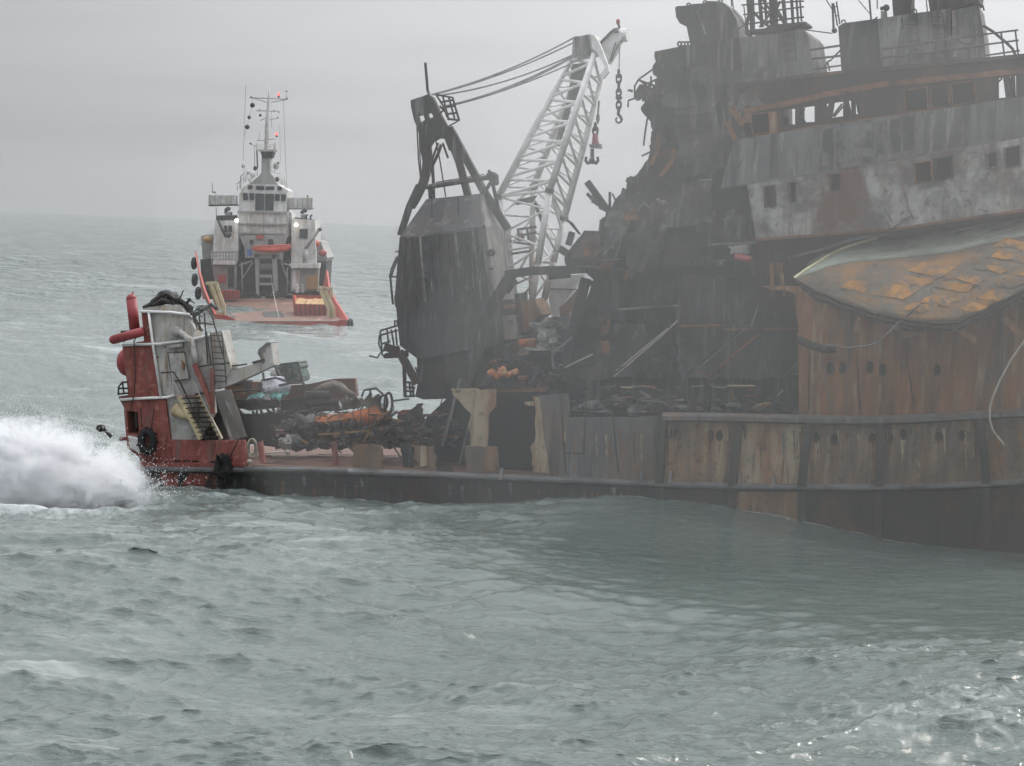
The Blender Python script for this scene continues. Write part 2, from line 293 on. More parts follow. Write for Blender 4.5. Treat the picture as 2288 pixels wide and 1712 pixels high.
    p = b.n('ShaderNodeBsdfPrincipled'); p.inputs['Base Color'].default_value = (0.080, 0.102, 0.094, 1); p.inputs['Roughness'].default_value = 0.045; p.inputs['IOR'].default_value = 1.333
    r1 = b.noise(pos, 2.4, 5, 0.66, 0.5, (0.4, 1.0, 1)); r2 = b.noise(pos, 9.0, 3, 0.6, 0.2, (0.5, 1.0, 1), (3, 3, 3))
    # where the sheet is too coarse for the short seas they go on as relief
    fa2 = b.n('ShaderNodeAttribute', attribute_name='relief').outputs['Fac']; r3 = b.math('MULTIPLY', b.math('ADD', b.noise(pos, 0.30, 3, 0.55, 0.3, (0.55, 1.0, 1)), b.math('MULTIPLY', b.noise(pos, 0.9, 3, 0.6, 0.3, (0.6, 1.0, 1), (9, 4, 1)), 0.5)), b.math('MULTIPLY', fa2, 30.0))
    bp = b.n('ShaderNodeBump'); bp.inputs['Strength'].default_value = 1.0; bp.inputs['Distance'].default_value = 0.10
    b.l(b.math('ADD', r3, b.math('MULTIPLY', b.math('ADD', r1, b.math('MULTIPLY', r2, 0.22)), b.ramp(b.n('ShaderNodeAttribute', attribute_name='streak').outputs['Fac'], 0.0, 1.0, 0.4, 1.0))), bp.inputs['Height']); b.l(bp.outputs[0], p.inputs['Normal'])
    fo = b.n('ShaderNodeBsdfDiffuse'); fo.inputs['Color'].default_value = (0.62, 0.65, 0.65, 1)
    mx = b.n('ShaderNodeMixShader'); b.l(m, mx.inputs[0]); b.l(p.outputs[0], mx.inputs[1]); b.l(fo.outputs[0], mx.inputs[2])
    ou = b.n('ShaderNodeOutputMaterial'); b.l(mx.outputs[0], ou.inputs[0]); me.materials.append(b.m)
build_sea()
# ------------------------------------------------------------------ mesh builder
from mathutils.geometry import tessellate_polygon
from mathutils import noise as mnoise
def q(c, s):
    return [c(*map(float, t.split(','))) for t in s.split()]
def hp(pts, d=0.0, plane=None):
    return [(plane or HULL).pt(x, y, d) for x, y in pts]
def jag(pts, amp=3.0, step=14.0, only=None):
    """break straight pixel edges into torn ones"""
    o = []
    n = len(pts)
    for i in range(n):
        a = pts[i]; b = pts[(i + 1) % n]; o.append(a)
        if only is not None and i not in only: continue
        l = math.hypot(b[0] - a[0], b[1] - a[1]); k = int(l / step)
        for j in range(1, k):
            t = j / k + random.uniform(-.25, .25) / k
            o.append((a[0] + (b[0] - a[0]) * t + random.gauss(0, amp), a[1] + (b[1] - a[1]) * t + random.gauss(0, amp)))
    return o
class MB:
    def __init__(self): self.v = []; self.f = []
    def add(self, vs, fs):
        k = len(self.v); self.v += [Vector(p) for p in vs]; self.f += [tuple(i + k for i in f) for f in fs]; return self
    def prism(self, pts, vec, holes=()):
        loops = [list(pts)] + [list(h) for h in holes]; flat = [p for l in loops for p in l]; n = len(flat)
        fs = []
        if not holes and len(pts) <= 4: fs += [tuple(range(n)), tuple(range(2 * n - 1, n - 1, -1))]
        else:
            for t in tessellate_polygon(loops): fs += [tuple(t), tuple(i + n for i in reversed(t))]
        k = 0
        for l in loops:
            m = len(l)
            for i in range(m):
                a, b = k + i, k + (i + 1) % m; fs.append((a, b, b + n, a + n))
            k += m
        return self.add(flat + [p + vec for p in flat], fs)
    def plate(self, pts, d, t, holes=(), plane=None):
        pl = plane or HULL
        return self.prism(hp(pts, d, pl), pl.n * t, [hp(h, d, pl) for h in holes])
    def tube(self, path, r, seg=7, closed=False, r2=None):
        path = [Vector(p) for p in path]; n = len(path); vs = []; fs = []
        prev = None
        for i, p in enumerate(path):
            if closed: t = path[(i + 1) % n] - path[i - 1]
            else: t = path[min(i + 1, n - 1)] - path[max(i - 1, 0)]
            t.normalize()
            if prev is None:
                a = t.orthogonal().normalized()
            else:
                a = prev - t * prev.dot(t)
                a = a.normalized() if a.length > 1e-6 else t.orthogonal().normalized()
            prev = a; b = t.cross(a); rr = r if r2 is None else r + (r2 - r) * i / max(1, n - 1)
            vs += [p + (a * math.cos(6.28318 * k / seg) + b * math.sin(6.28318 * k / seg)) * rr for k in range(seg)]
        m = n if closed else n - 1
        for i in range(m):
            j = (i + 1) % n
            for k in range(seg): fs.append((i * seg + k, i * seg + (k + 1) % seg, j * seg + (k + 1) % seg, j * seg + k))
        if not closed: fs += [tuple(range(seg))[::-1], tuple(range((n - 1) * seg, n * seg))]
        return self.add(vs, fs)
    def beam(self, p, q_, w=0.2, h=None, up=Vector((0, 0, 1))):
        h = h or w; p = Vector(p); q_ = Vector(q_); t = (q_ - p).normalized(); a = t.cross(up)
        a = (a if a.length > 1e-4 else t.orthogonal()).normalized(); b = a.cross(t)
        vs = [e + a * sx * w / 2 + b * sy * h / 2 for e in (p, q_) for sx, sy in ((-1, -1), (1, -1), (1, 1), (-1, 1))]
        return self.add(vs, [(0, 1, 2, 3), (7, 6, 5, 4), (0, 4, 5, 1), (1, 5, 6, 2), (2, 6, 7, 3), (3, 7, 4, 0)])
    def box(self, c, sx, sy, sz, ax=None, ay=None):
        ax = ax or HULL.t; ay = ay or HULL.n; az = Vector((0, 0, 1)); c = Vector(c)
        return self.prism([c - ay * sy / 2 + ax * a * sx / 2 + az * b * sz / 2 for a, b in ((-1, -1), (1, -1), (1, 1), (-1, 1))], ay * sy)
    def ball(self, c, rx, ry=None, rz=None, seg=12, rings=8, amp=0.0, fr=2.0):
        ry = ry or rx; rz = rz or rx; c = Vector(c); vs = [c + Vector((0, 0, rz))]; fs = []
        for i in range(1, rings):
            th = math.pi * i / rings
            for k in range(seg):
                ph = 6.28318 * k / seg; vs.append(c + Vector((rx * math.sin(th) * math.cos(ph), ry * math.sin(th) * math.sin(ph), rz * math.cos(th))))
        vs.append(c - Vector((0, 0, rz))); n = len(vs)
        if amp: vs = [p + (p - c) * amp * mnoise.noise(p * fr) for p in vs]
        for k in range(seg): fs.append((0, 1 + k, 1 + (k + 1) % seg)); fs.append((n - 1, n - 1 - seg + (k + 1) % seg, n - 1 - seg + k))
        for i in range(rings - 2):
            for k in range(seg):
                a = 1 + i * seg + k; b = 1 + i * seg + (k + 1) % seg; fs.append((a, a + seg, b + seg, b))
        return self.add(vs, fs)
    def grid(self, P, t):
        """P: rows of points; a sheet of thickness vector t"""
        nr, nc = len(P), len(P[0]); flat = [p for r in P for p in r]; n = len(flat); fs = []
        ix = lambda i, j: i * nc + j
        for i in range(nr - 1):
            for j in range(nc - 1):
                f = (ix(i, j), ix(i, j + 1), ix(i + 1, j + 1), ix(i + 1, j)); fs.append(f); fs.append(tuple(a + n for a in reversed(f)))
        ring = [ix(0, j) for j in range(nc)] + [ix(i, nc - 1) for i in range(1, nr)] + [ix(nr - 1, j) for j in range(nc - 2, -1, -1)] + [ix(i, 0) for i in range(nr - 2, 0, -1)]
        for a, b in zip(ring, ring[1:] + ring[:1]): fs.append((a, b, b + n, a + n))
        return self.add(flat + [p + t for p in flat], fs)
    def sheet(self, corners, ds, nu=8, nv=6, amp=0.25, fr=0.6, t=0.04, edge=2.0, plane=None):
        """a crumpled plate through four pixel corners (tl,tr,br,bl) at depths ds"""
        pl = plane or HULL; P = []; off = random.uniform(0, 90)
        for i in range(nv + 1):
            row = []
            for j in range(nu + 1):
                s, tt = j / nu, i / nv; wts = ((1 - s) * (1 - tt), s * (1 - tt), s * tt, (1 - s) * tt)
                x = sum(w_ * c[0] for w_, c in zip(wts, corners)); y = sum(w_ * c[1] for w_, c in zip(wts, corners)); d = sum(w_ * e for w_, e in zip(wts, ds))
                if edge and (i in (0, nv) or j in (0, nu)): x += random.gauss(0, edge); y += random.gauss(0, edge)
                p = pl.pt(x, y, d); p += pl.n * amp * mnoise.noise(Vector((p.x * fr + off, p.y * fr, p.z * fr))) * 2
                row.append(p)
            P.append(row)
        return self.grid(P, pl.n * t)
    def build(self, name, mat, root=None, parent=None, smooth=False):
        me = bpy.data.meshes.new(name); org = root.location if root is not None else Vector((0, 0, 0))
        me.from_pydata([tuple(p - org) for p in self.v], [], self.f)
        bm = bmesh.new(); bm.from_mesh(me); bmesh.ops.recalc_face_normals(bm, faces=bm.faces); bm.to_mesh(me); bm.free()
        if smooth: 
            me.polygons.foreach_set('use_smooth', [True] * len(me.polygons))
        me.materials.append(MATS[mat]); o = bpy.data.objects.new(name, me); COL.objects.link(o)
        if root is not None: o.parent = parent or root
        return o
def thing(name, label, cat, loc, group=None):
    o = bpy.data.objects.new(name, None); COL.objects.link(o); o.location = loc; o.empty_display_size = 0.3
    o['label'] = label; o['category'] = cat
    if group: o['group'] = group
    bpy.context.view_layer.update()
    return o
def single(mb, name, mat, label, cat, group=None, smooth=False):
    """a thing that is one mesh; its origin goes to the middle of its underside"""
    zs = min(p.z for p in mb.v); c = sum(mb.v, Vector()) / len(mb.v); org = Vector((c.x, c.y, zs))
    mb.v = [p - org for p in mb.v]; o = mb.build(name, mat, None, smooth=smooth); o.location = org
    o['label'] = label; o['category'] = cat
    if group: o['group'] = group
    return o
def ladder(root, name, mat, a, b, wvec, rungs, r=0.03, parent=None):
    m = MB(); m.tube([a, b], r, 5); m.tube([a + wvec, b + wvec], r, 5)
    for i in range(rungs):
        t = (i + 0.5) / rungs; p = a.lerp(b, t); m.tube([p, p + wvec], r * 0.8, 5)
    return m.build(name, mat, root, parent)
def railing(root, name, mat, pts, h, n_post, rails=3, r=0.03, up=None, parent=None):
    """pts: foot line; posts and rails"""
    up = up or Vector((0, 0, 1)); m = MB()
    for k in range(1, rails + 1): m.tube([p + up * h * k / rails for p in pts], r, 5)
    seg = len(pts) - 1
    for i in range(n_post):
        t = i / (n_post - 1) * seg; j = min(int(t), seg - 1); p = pts[j].lerp(pts[j + 1], t - j); m.tube([p, p + up * h], r, 5)
    return m.build(name, mat, root, parent)
Z = Vector((0, 0, 1))
H = HULL.pt
# ------------------------------------------------------------------ the burnt ship: hull
ship = thing('burnt_ship', 'burnt out rusting ship with collapsed black superstructure and red stern', 'ship', Vector((HULL.pt(1100, 1100).x, HULL.pt(1100, 1100).y + 6, 0)))
S = ship
STRAKE = [(300, 1046), (331, 1047), (548, 1050), (781, 1053), (1117, 1066), (1400, 1078), (1634, 1087), (1965, 1089), (2183, 1083), (2400, 1070), (2760, 1046)]
def strake_y(x):
    for (xa, ya), (xb, yb) in zip(STRAKE, STRAKE[1:]):
        if xa <= x <= xb: return ya + (yb - ya) * (x - xa) / (xb - xa)
    return STRAKE[-1][1]
def resample(pts, step=45):
    xs_ = np.array([p[0] for p in pts], float); ys_ = np.array([p[1] for p in pts], float); g = np.arange(xs_[0], xs_[-1] + 1, step); y = np.interp(g, xs_, ys_)
    for _ in range(3): y[1:-1] = (y[:-2] + 2 * y[1:-1] + y[2:]) / 4
    return list(zip(g.tolist(), y.tolist()))
STRAKE = resample(STRAKE)
# side shell up to the rubbing strake, full beam, with a raked stern at its left end
BEAM = 14.5
def down(px, py, z, d=0.0):
    p = H(px, py, d); return Vector((p.x, p.y, z))
top = [H(x, y + 4, 0.0) for x, y in STRAKE]
bot = [Vector((p.x, p.y, -3.0)) for p in top]; bot[0] = bot[0] + HULL.t * 3.0; bot[1] = bot[1] + HULL.t * 2.4; bot[2] = bot[2] + HULL.t * 1.6
m = MB(); m.prism(top + bot[::-1], HULL.n * BEAM); m.build('hull', 'hull_black', S)
# red lead showing at the stern foot
m = MB(); m.plate([(352, 1052), (395, 1052), (402, 1130), (388, 1130)], -0.03, 0.02)
m.plate(jag([(424, 1056), (470, 1056), (462, 1076), (455, 1130), (405, 1130), (408, 1080)], 2, 14), -0.03, 0.02); m.build('paint_patch', 'stern_red', S)
# rubbing strake: a ledge with its own lit top
m = MB()
P = [[H(x, y - 7, 0.0) for x, y in STRAKE], [H(x, y, -0.32) for x, y in STRAKE], [H(x, y + 5, -0.32) for x, y in STRAKE], [H(x, y + 10, 0.0) for x, y in STRAKE]]
m.grid(P, HULL.n * 0.12); m.build('rubbing_strake', 'strake_grey', S)
m = MB(); m.tube([H(548, 1049, -0.35), H(660, 1050, -0.35), H(775, 1052, -0.35)], 0.14, 9); m.build('rail_pipe', 'strake_grey', S, smooth=True)
# main deck of the low after part
dk = [(318, 1050), (700, 1050), (1100, 1062), (1500, 1080)]
m = MB(); m.prism([H(x, y - 4, 0.02) for x, y in dk] + [H(x, y - 4, 0.02) + HULL.n * (BEAM - .2) for x, y in dk[::-1]], Vector((0, 0, -0.3))); m.build('deck', 'deck_red', S)
# deck seams / planking strips
for i in range(7):
    d = 0.9 + i * 1.15; m = MB()
    a = H(548 + i * 8, 1046, 0.0) + HULL.n * d; b = H(800, 1050, 0.0) + HULL.n * d
    m.prism([a, b, b + HULL.n * 0.9, a + HULL.n * 0.9], Z * 0.05); m.build('deck_plank', 'deck_red', S)
# side plating above the strake, panels between upright fenders
RAIL = [(1300, 938), (1380, 933), (1474, 930), (1650, 933), (1800, 936), (1960, 940), (2185, 927), (2400, 915), (2760, 895)]
RAIL = resample(RAIL)
def rail_y(x):
    for (xa, ya), (xb, yb) in zip(RAIL, RAIL[1:]):
        if xa <= x <= xb: return ya + (yb - ya) * (x - xa) / (xb - xa)
    return RAIL[-1][1]
FEND = [(1478, 1472), (1650, 1635), (1806, 1790), (1966, 1963), (2188, 2204), (2420, 2450)]
mats = ['hull_rust', 'hull_ochre', 'hull_rust', 'hull_rust', 'hull_rust', 'hull_rust']
porth = [q(a6, '1350,490 1410,490 1650,500 1715,500'), [], q(a5, '505,855 625,862 888,860'), q(a5, '1003,850 1098,830 1340,845 1500,838'), [], []]
def oval(cx, cy, rx, ry, n=12): return [(cx + rx * math.cos(6.2832 * k / n), cy + ry * math.sin(6.2832 * k / n)) for k in range(n)]
xs = FEND + [(2760, 2790)]
for i in range(len(FEND)):
    (ta, ba), (tb, bb) = xs[i], xs[i + 1]
    holes = [oval(x, y, 6, 10.5) for x, y in porth[i]]
    poly = [(ta, rail_y(ta)), (tb, rail_y(tb)), (bb, strake_y(bb) - 3), (ba, strake_y(ba) - 3)]
    m = MB(); m.plate(poly, 0.0, 0.25, holes); pn = m.build('side_plate', mats[i], S)
    for x, y in porth[i]:
        rx, ry = 6, 10.5
        m = MB(); m.tube(hp(oval(x, y, rx + 1, ry + 1.2, 14), -0.01), 0.03, 6, True); m.build('porthole_rim', 'soot_rust', S, pn)
        m = MB(); m.plate(oval(x, y, rx, ry), 0.2, 0.05); m.build('porthole_glass', 'soot_rust', S, pn)
        l_ = random.uniform(18, 60); m = MB(); m.plate(jag([(x - 4, y + ry), (x + 4, y + ry), (x + 2.5 - l_ * .05, y + ry + l_ * .7), (x - .5 - l_ * .07, y + ry + l_), (x - 3, y + ry + l_ * .6)], .7, 6), -0.008, 0.006); m.build('rust_run', random.choice(['rust_orange', 'hull_ochre', 'rust_beam']), S, pn)
    # plates of the shell below the strake
    poly = [(ba, strake_y(ba) + 12), (bb, strake_y(bb) + 12), (bb + 6, strake_y(bb) + 190), (ba + 2, strake_y(ba) + 190)]
    m = MB(); m.plate(poly, -0.035, 0.03); m.build('bottom_plate', ('hull_black', 'hull_rust', 'soot_rust', 'soot_rust', 'soot_rust', 'soot_rust')[i], S)
for t, b in FEND:
    m = MB(); m.prism([H(t - 9, rail_y(t), -0.34), H(t + 9, rail_y(t), -0.34), H(b + 9, strake_y(b), -0.34), H(b - 9, strake_y(b), -0.34)], HULL.n * 0.36); m.build('fender_post', 'hull_black', S)
    m = MB(); m.prism([H(b - 9, strake_y(b) + 10, -0.3), H(b + 9, strake_y(b) + 10, -0.3), H(b + 5, strake_y(b) + 190, -0.3), H(b - 9, strake_y(b) + 190, -0.3)], HULL.n * 0.3); m.build('fender_post', 'hull_black', S)
for u, v in ((1150, 795), (1360, 800), (1865, 820), (2108, 830), (130, 780)):
    x, y = a6(u, v); m = MB(); m.prism([H(x - 1, y - 14, 0), H(x + 5, y - 14, 0), H(x + 1, y + 13, -0.3), H(x - 5, y + 13, -0.3)], HULL.n * 0.08 * -1); m.build('strake_bracket', 'strake_grey', S)
# top rail ledge
m = MB(); RR = [p for p in RAIL if p[0] >= 1474]
m.grid([[H(x, y - 9, 0.1) for x, y in RR], [H(x, y - 1, -0.4) for x, y in RR], [H(x, y + 8, -0.4) for x, y in RR], [H(x, y + 12, 0.0) for x, y in RR]], HULL.n * 0.15); m.build('rail_ledge', 'hull_grey', S)
# torn grey side plate left of the fenders
poly = jag(q(a6, '385,212 500,200 615,198 625,370 690,372'), 1.5, 18, (0, 1, 2)) + jag([(1292, 934), (1380, 932), (1474, 930)], 1.5, 30, (0, 1)) + [(1472, strake_y(1472) - 3), (1222, strake_y(1222) - 3)] + q(a6, '440,700 395,500 400,330')
m = MB(); m.plate(poly, 0.0, 0.2); sp = m.build('side_plate', 'hull_grey', S)
for x0, y0, x1, y1 in ((745, 200, 730, 630), (560, 200, 600, 780), (600, 625, 735, 632), (940, 345, 980, 770)):
    m = MB(); m.beam(H(*a6(x0, y0), -0.03), H(*a6(x1, y1), -0.03), 0.06, 0.06); m.build('seam', 'soot_rust', S, sp)
# strips of bare ochre plate each side of the breach
pl = jag(q(c6, '575,945 885,950 885,1060 830,1130 832,1200 822,1340 890,1345 897,1500 690,1510 668,1340 708,1335 700,1180 714,1120 640,1040 590,990'), 1.2, 16)
m = MB(); m.plate(pl, 0.02, 0.12); m.build('torn_plate', 'hull_ochre', S)
pl = jag(q(c6, '1137,1000 1182,1010 1215,1300 1250,1525 1140,1520 1117,1345 1150,1300 1156,1100'), 1.2, 16)
m = MB(); m.plate(pl, -0.02, 0.1); m.build('torn_plate', 'hull_ochre', S)
m = MB(); m.sheet(q(c6, '1075,1040 1140,1035 1140,1065 1080,1060'), (0.2, 0.1, 0.1, 0.2), 4, 2, 0.1, 1, 0.04, 1); m.build('torn_plate', 'hull_ochre', S)
m = MB(); m.plate(jag(q(c6, '670,1342 893,1346 900,1505 692,1512'), 1.5, 8), -0.08, 0.08); m.build('torn_plate', 'hull_rust', S)
# the dark breach behind
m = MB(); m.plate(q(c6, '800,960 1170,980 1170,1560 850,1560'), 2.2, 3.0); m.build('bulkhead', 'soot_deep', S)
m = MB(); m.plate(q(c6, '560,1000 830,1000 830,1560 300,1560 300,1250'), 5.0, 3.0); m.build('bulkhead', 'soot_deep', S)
# stumps of bulwark on the low part
for s, mt in (('1200,870 1410,880 1450,1070 1205,1050', 'hull_rust'), ('1665,880 1830,882 1850,1060 1690,1060', 'hull_rust'), ('1850,1040 1975,1040 1978,1120 1855,1120', 'soot_rust'), ('1590,880 1650,880 1670,1060 1590,1050', 'soot_plate')):
    m = MB(); m.plate(jag(q(c3, s), 2.4, 7, (0, 1, 3)), 0.05, 0.1); m.build('bulwark_plate', mt, S)
m = MB(); m.plate(q(c3, '1720,890 1770,890 1775,1040 1725,1050'), 0.02, 0.03); m.build('paint_patch', 'hull_ochre', S)
for s in ('460,860 495,850 520,1020 490,1020', '1035,860 1065,860 1085,1040 1055,1040'):
    m = MB(); m.plate(q(c3, s), 0.1, 0.3); m.build('post', 'stern_red', S)

# weld seams, doubler plates and scrapes on the low black side
random.seed(12)
for x in range(430, 1460, 74):
    y0_ = strake_y(x) + 13; m = MB(); m.beam(H(x, y0_, -.01), H(x + 3, y0_ + 70, -.01), .05, .05); m.build('seam', 'soot_rust', S)
m = MB(); pp = [H(x, strake_y(x) + 36, -.01) for x in range(400, 1480, 60)]
for p_, r_ in zip(pp, pp[1:]): m.beam(p_, r_, .05, .05)
m.build('seam', 'soot_rust', S)
for k in range(46):
    x = random.uniform(410, 1460); y0_ = strake_y(x) + random.uniform(12, 30); l_ = random.uniform(10, 42); w_ = random.uniform(1.2, 5)
    m = MB(); m.plate(jag([(x - w_, y0_), (x + w_, y0_), (x + w_ * .4 + 1, y0_ + l_), (x - w_ * .3 + 1, y0_ + l_ * .9)], .8, 6), -0.008 - .0005 * k, .006); m.build('rust_run', random.choice(['rust_beam', 'soot_rust', 'hull_grey', 'burnt_grey']), S)
for k in range(60):
    x = random.uniform(1230, 2280); y0_ = rail_y(max(x, 1310)) + random.uniform(14, 50); l_ = random.uniform(20, 95); w_ = random.uniform(1.0, 4)
    if y0_ + l_ > strake_y(x) - 12: l_ = strake_y(x) - 12 - y0_
    m = MB(); m.plate(jag([(x - w_, y0_), (x + w_, y0_), (x + w_ * .5 + 2, y0_ + l_), (x - w_ * .5 + 2, y0_ + l_ * .93)], .9, 7), -0.02 - .0005 * k, .006); m.build('rust_run', random.choice(['rust_orange', 'hull_ochre', 'rust_beam', 'hull_grey', 'hull_ochre']), S)
# ------------------------------------------------------------------ stern gantry, red and white
TW = 4.2
g_red = MB()
g_red.plate(q(c2, '1045,255 1107,255 1132,500 1192,890 1225,905 1262,1200 1280,1400 1040,1400 1030,1330 940,1262 925,1090 915,960 885,905 876,880 948,870 905,500 1065,470'), 0.2, TW,
            [q(c2, '938,985 1018,995 1028,1165 945,1150'), q(c2, '950,1175 1025,1185 1030,1300 960,1250')])
G = g_red.build('gantry_side', 'stern_red', S)
m = MB(); m.plate(q(c2, '940,985 1008,995 1014,1110 945,1150'), 1.2, 1.2); m.build('bulkhead', 'stern_white', S)
m = MB(); m.plate(q(c2, '950,1165 1030,1180 1032,1302 955,1260'), 1.0, 1.2); m.build('bulkhead', 'soot_steel', S)
for k in range(5):
    m = MB(); u = 958 + k * 15; m.tube([H(*c2(u, 1170 + k * 3), 0.15), H(*c2(u + 12, 1262 + k * 9), 0.15)], 0.07, 6); m.build('fairlead_bar', 'crane_white', S, G)
for k in range(2):
    m = MB(); m.tube([H(*c2(952, 1185 + k * 40), 0.12), H(*c2(1034, 1200 + k * 46), 0.12)], 0.05, 6); m.build('fairlead_bar', 'crane_white', S, G)
# white casing beside it
m = MB(); m.plate(q(c2, '1107,255 1060,228 1210,205 1322,203 1385,290 1442,382 1430,442 1640,392 1668,520 1702,640 1705,700 1590,830 1480,850 1400,870 1215,880 1192,890 1132,500'), 0.25, 1.1); Wc = m.build('casing_plate', 'stern_white', S)
m = MB(); m.plate(q(c2, '1225,905 1192,890 1400,872 1575,860 1590,1000 1470,1200 1262,1200'), 0.35, 0.3); Wl = m.build('casing_plate', 'stern_white', S)
m = MB(); m.plate(q(c2, '1440,860 1580,850 1700,1205 1475,1205'), 0.9, 2.5); m.build('bulkhead', 'soot_steel', S)
# arm reaching inboard with upturned horn
m = MB(); m.plate(q(c2, '1690,695 1905,632 1950,622 1903,560 1912,530 1972,480 2000,480 2026,650 1735,782 1590,832 1560,800 1680,740'), 0.3, 0.9); A = m.build('arm', 'stern_white', S)
m = MB(); m.plate(q(c2, '1972,480 2001,482 1990,500 1930,545 1940,585 1955,625 1945,640 1905,560 1912,530'), 0.24, 1.02); m.build('arm_cap', 'burnt_grey', S, A)
for s in ('1860,625 1950,600 1955,618 1870,640', '1715,650 1770,642 1770,655 1715,662'):
    m = MB(); m.plate(q(c2, s), 0.2, 1.1); m.build('arm_pad', 'rubber', S, A)
# pipes trimming the plating
for s in ('1040,252 1260,258 1400,275', '905,500 1180,492 1420,460 1560,425', '890,905 1100,892 1230,888 1290,872', '1100,255 1128,480 1190,885'):
    m = MB(); m.tube([H(*p, 0.12) for p in q(c2, s)], 0.075, 7); m.build('trim_pipe', 'crane_white', S, G, True)
m = MB(); m.tube([H(*p, 0.1) for p in q(c2, '1306,400 1330,405 1420,470 1435,560 1450,650')], 0.17, 9); m.ball(H(*c2(1306, 400), 0.15), 0.28, seg=10, rings=6); m.build('vent_pipe', 'stern_white', S, Wc, True)
# door with frame and handle
m = MB(); m.plate(q(c2, '1245,560 1360,555 1395,745 1275,765'), 0.16, 0.08); D = m.build('door', 'stern_white', S)
m = MB(); m.tube([H(*p, 0.14) for p in q(c2, '1240,555 1365,550 1402,748 1272,770')], 0.04, 5, True); m.build('door_frame', 'burnt_grey', S, D)
m = MB(); m.plate(q(c2, '1343,640 1350,620 1368,640 1362,690 1348,680'), 0.12, 0.03); m.build('rust_mark', 'rust_orange', S, D)
m = MB(); m.plate(q(c2, '1235,500 1345,488 1350,510 1240,525'), 0.05, 0.18); m.build('lamp_bracket', 'stern_white', S, Wc)
# ladders and stair
ladder(S, 'ladder', 'soot_rust', H(*c2(1555, 405), 0.05), H(*c2(1590, 790), 0.05), HULL.t * 0.62, 9, 0.035, Wc)
st = MB(); a, b = H(*c2(1325, 880), -0.3), H(*c2(1485, 1195), -0.3); a2_, b2_ = H(*c2(1465, 870), 0.3), H(*c2(1635, 1195), 0.3)
st.beam(a, b, 0.08, 0.22); st.beam(a2_, b2_, 0.08, 0.22)
ST = st.build('stair', 'tug_cream', S)
for i in range(9):
    t = (i + .5) / 9; m = MB(); m.beam(a.lerp(b, t), a2_.lerp(b2_, t), 0.24, 0.05); m.build('step', 'soot_rust', S, ST)
for s in ('1190,705 1285,700 1340,790 1530,1195', '1270,700 1290,860', '1425,760 1640,1195', '1285,770 1480,1195'):
    m = MB(); m.tube([H(*p, -0.2) for p in q(c2, s)], 0.04, 5); m.build('handrail', 'dark_metal' if s[0:4] == '1190' else 'stern_white', S, ST)
for s, w_ in (('1440,640 1565,940', 0.32), ('1570,670 1572,1010', 0.2)):
    pp = q(c2, s); m = MB(); m.beam(H(*pp[0], -0.1), H(*pp[1], -0.1), w_, 0.2); m.build('boom_strut', 'stern_red', S)
# upper cage of railings
for s in ('1425,290 1460,380 1500,395', '1510,260 1535,640', '1560,260 1665,630', '1430,330 1590,350', '1590,640 1700,632', '1470,660 1590,640', '1525,400 1560,650', '1470,235 1480,380'):
    m = MB(); m.tube([H(*p, 0.0) for p in q(c2, s)], 0.045, 5); m.build('guard_rail', 'dark_metal', S)
m = MB(); m.tube([H(*c2(1300, 980), 0.25), H(*c2(1420, 1035), -0.1)], 0.36, 14, r2=0.24); m.build('vent_trunk', 'tug_cream', S, smooth=True)
# red bulwark with small dark lettering
m = MB(); m.plate(q(c2, '1262,1200 1420,1205 1808,1203 1832,1385 1280,1392'), 0.02, 0.2); Bw = m.build('bulwark', 'stern_red', S)
m = MB(); m.plate(q(c2, '1035,1372 1280,1378 1830,1380 1830,1400 1040,1405'), -0.12, 0.14); m.build('bulwark_sill', 'stern_red', S, Bw)
for x0_, x1_, y_ in ((389, 404, 1030), (409, 424, 1030), (429, 444, 1031), (470, 481, 1032)):
    m = MB(); m.plate([(x0_, y_ - 1.6), (x1_, y_ - 1.4), (x1_, y_ + 1.6), (x0_, y_ + 1.6)], -0.01, 0.02); m.build('scupper_slot', 'soot_deep', S, Bw)
# guard at the stern step, side balcony
for s in ('905,775 948,772', '878,810 905,775', '875,870 878,810', '905,775 915,860', '878,820 948,820', '878,862 948,855', '895,400 1040,395', '895,400 915,480'):
    m = MB(); m.tube([H(*p, 0.1) for p in q(c2, s)], 0.05, 5); m.build('guard_rail', 'dark_metal', S)
# charred tangle on the gantry top
random.seed(21)
m = MB(); m.ball(H(*c2(1225, 165), 1.5), 0.62, 0.9, 0.42, 14, 10, 0.9, 1.8); m.build('charred_lump', 'soot_steel', S)
for s in ('1060,225 1120,195 1190,140 1240,125 1290,160 1330,205 1390,240 1430,275', '1135,210 1200,165 1290,195 1320,160 1420,230', '1380,190 1410,155', '1300,150 1330,190 1370,200 1400,250 1440,270', '1340,190 1405,210 1440,300 1490,390', '1440,280 1500,240 1560,200 1600,230'):
    m = MB(); m.tube([H(*p, 0.3 + 0.6 * random.random()) for p in q(c2, s)], 0.08 + 0.05 * random.random(), 6); m.build('charred_pipe', 'soot_steel', S)
for k in range(14):
    u, v = random.uniform(1310, 1500), random.uniform(150, 300); a_ = random.uniform(0, 6.28); l = random.uniform(30, 80)
    m = MB(); m.tube([H(*c2(u, v), 0.8), H(*c2(u + l * math.cos(a_), v + l * math.sin(a_)), 0.8 + random.uniform(-.6, .6))], 0.035, 5); m.build('charred_wire', 'dark_metal', S)
# ropes hanging down the side
for s in ('1050,380 990,470 1000,700 990,870 960,990', '1040,970 1050,1120', '1140,970 1115,1130', '1085,1300 1090,1400', '1120,1300 1165,1400', '1765,1190 1740,1240 1700,1330'):
    m = MB(); m.tube([H(*p, 0.0) for p in q(c2, s)], 0.03, 5); m.build('rope', 'dark_metal', S)
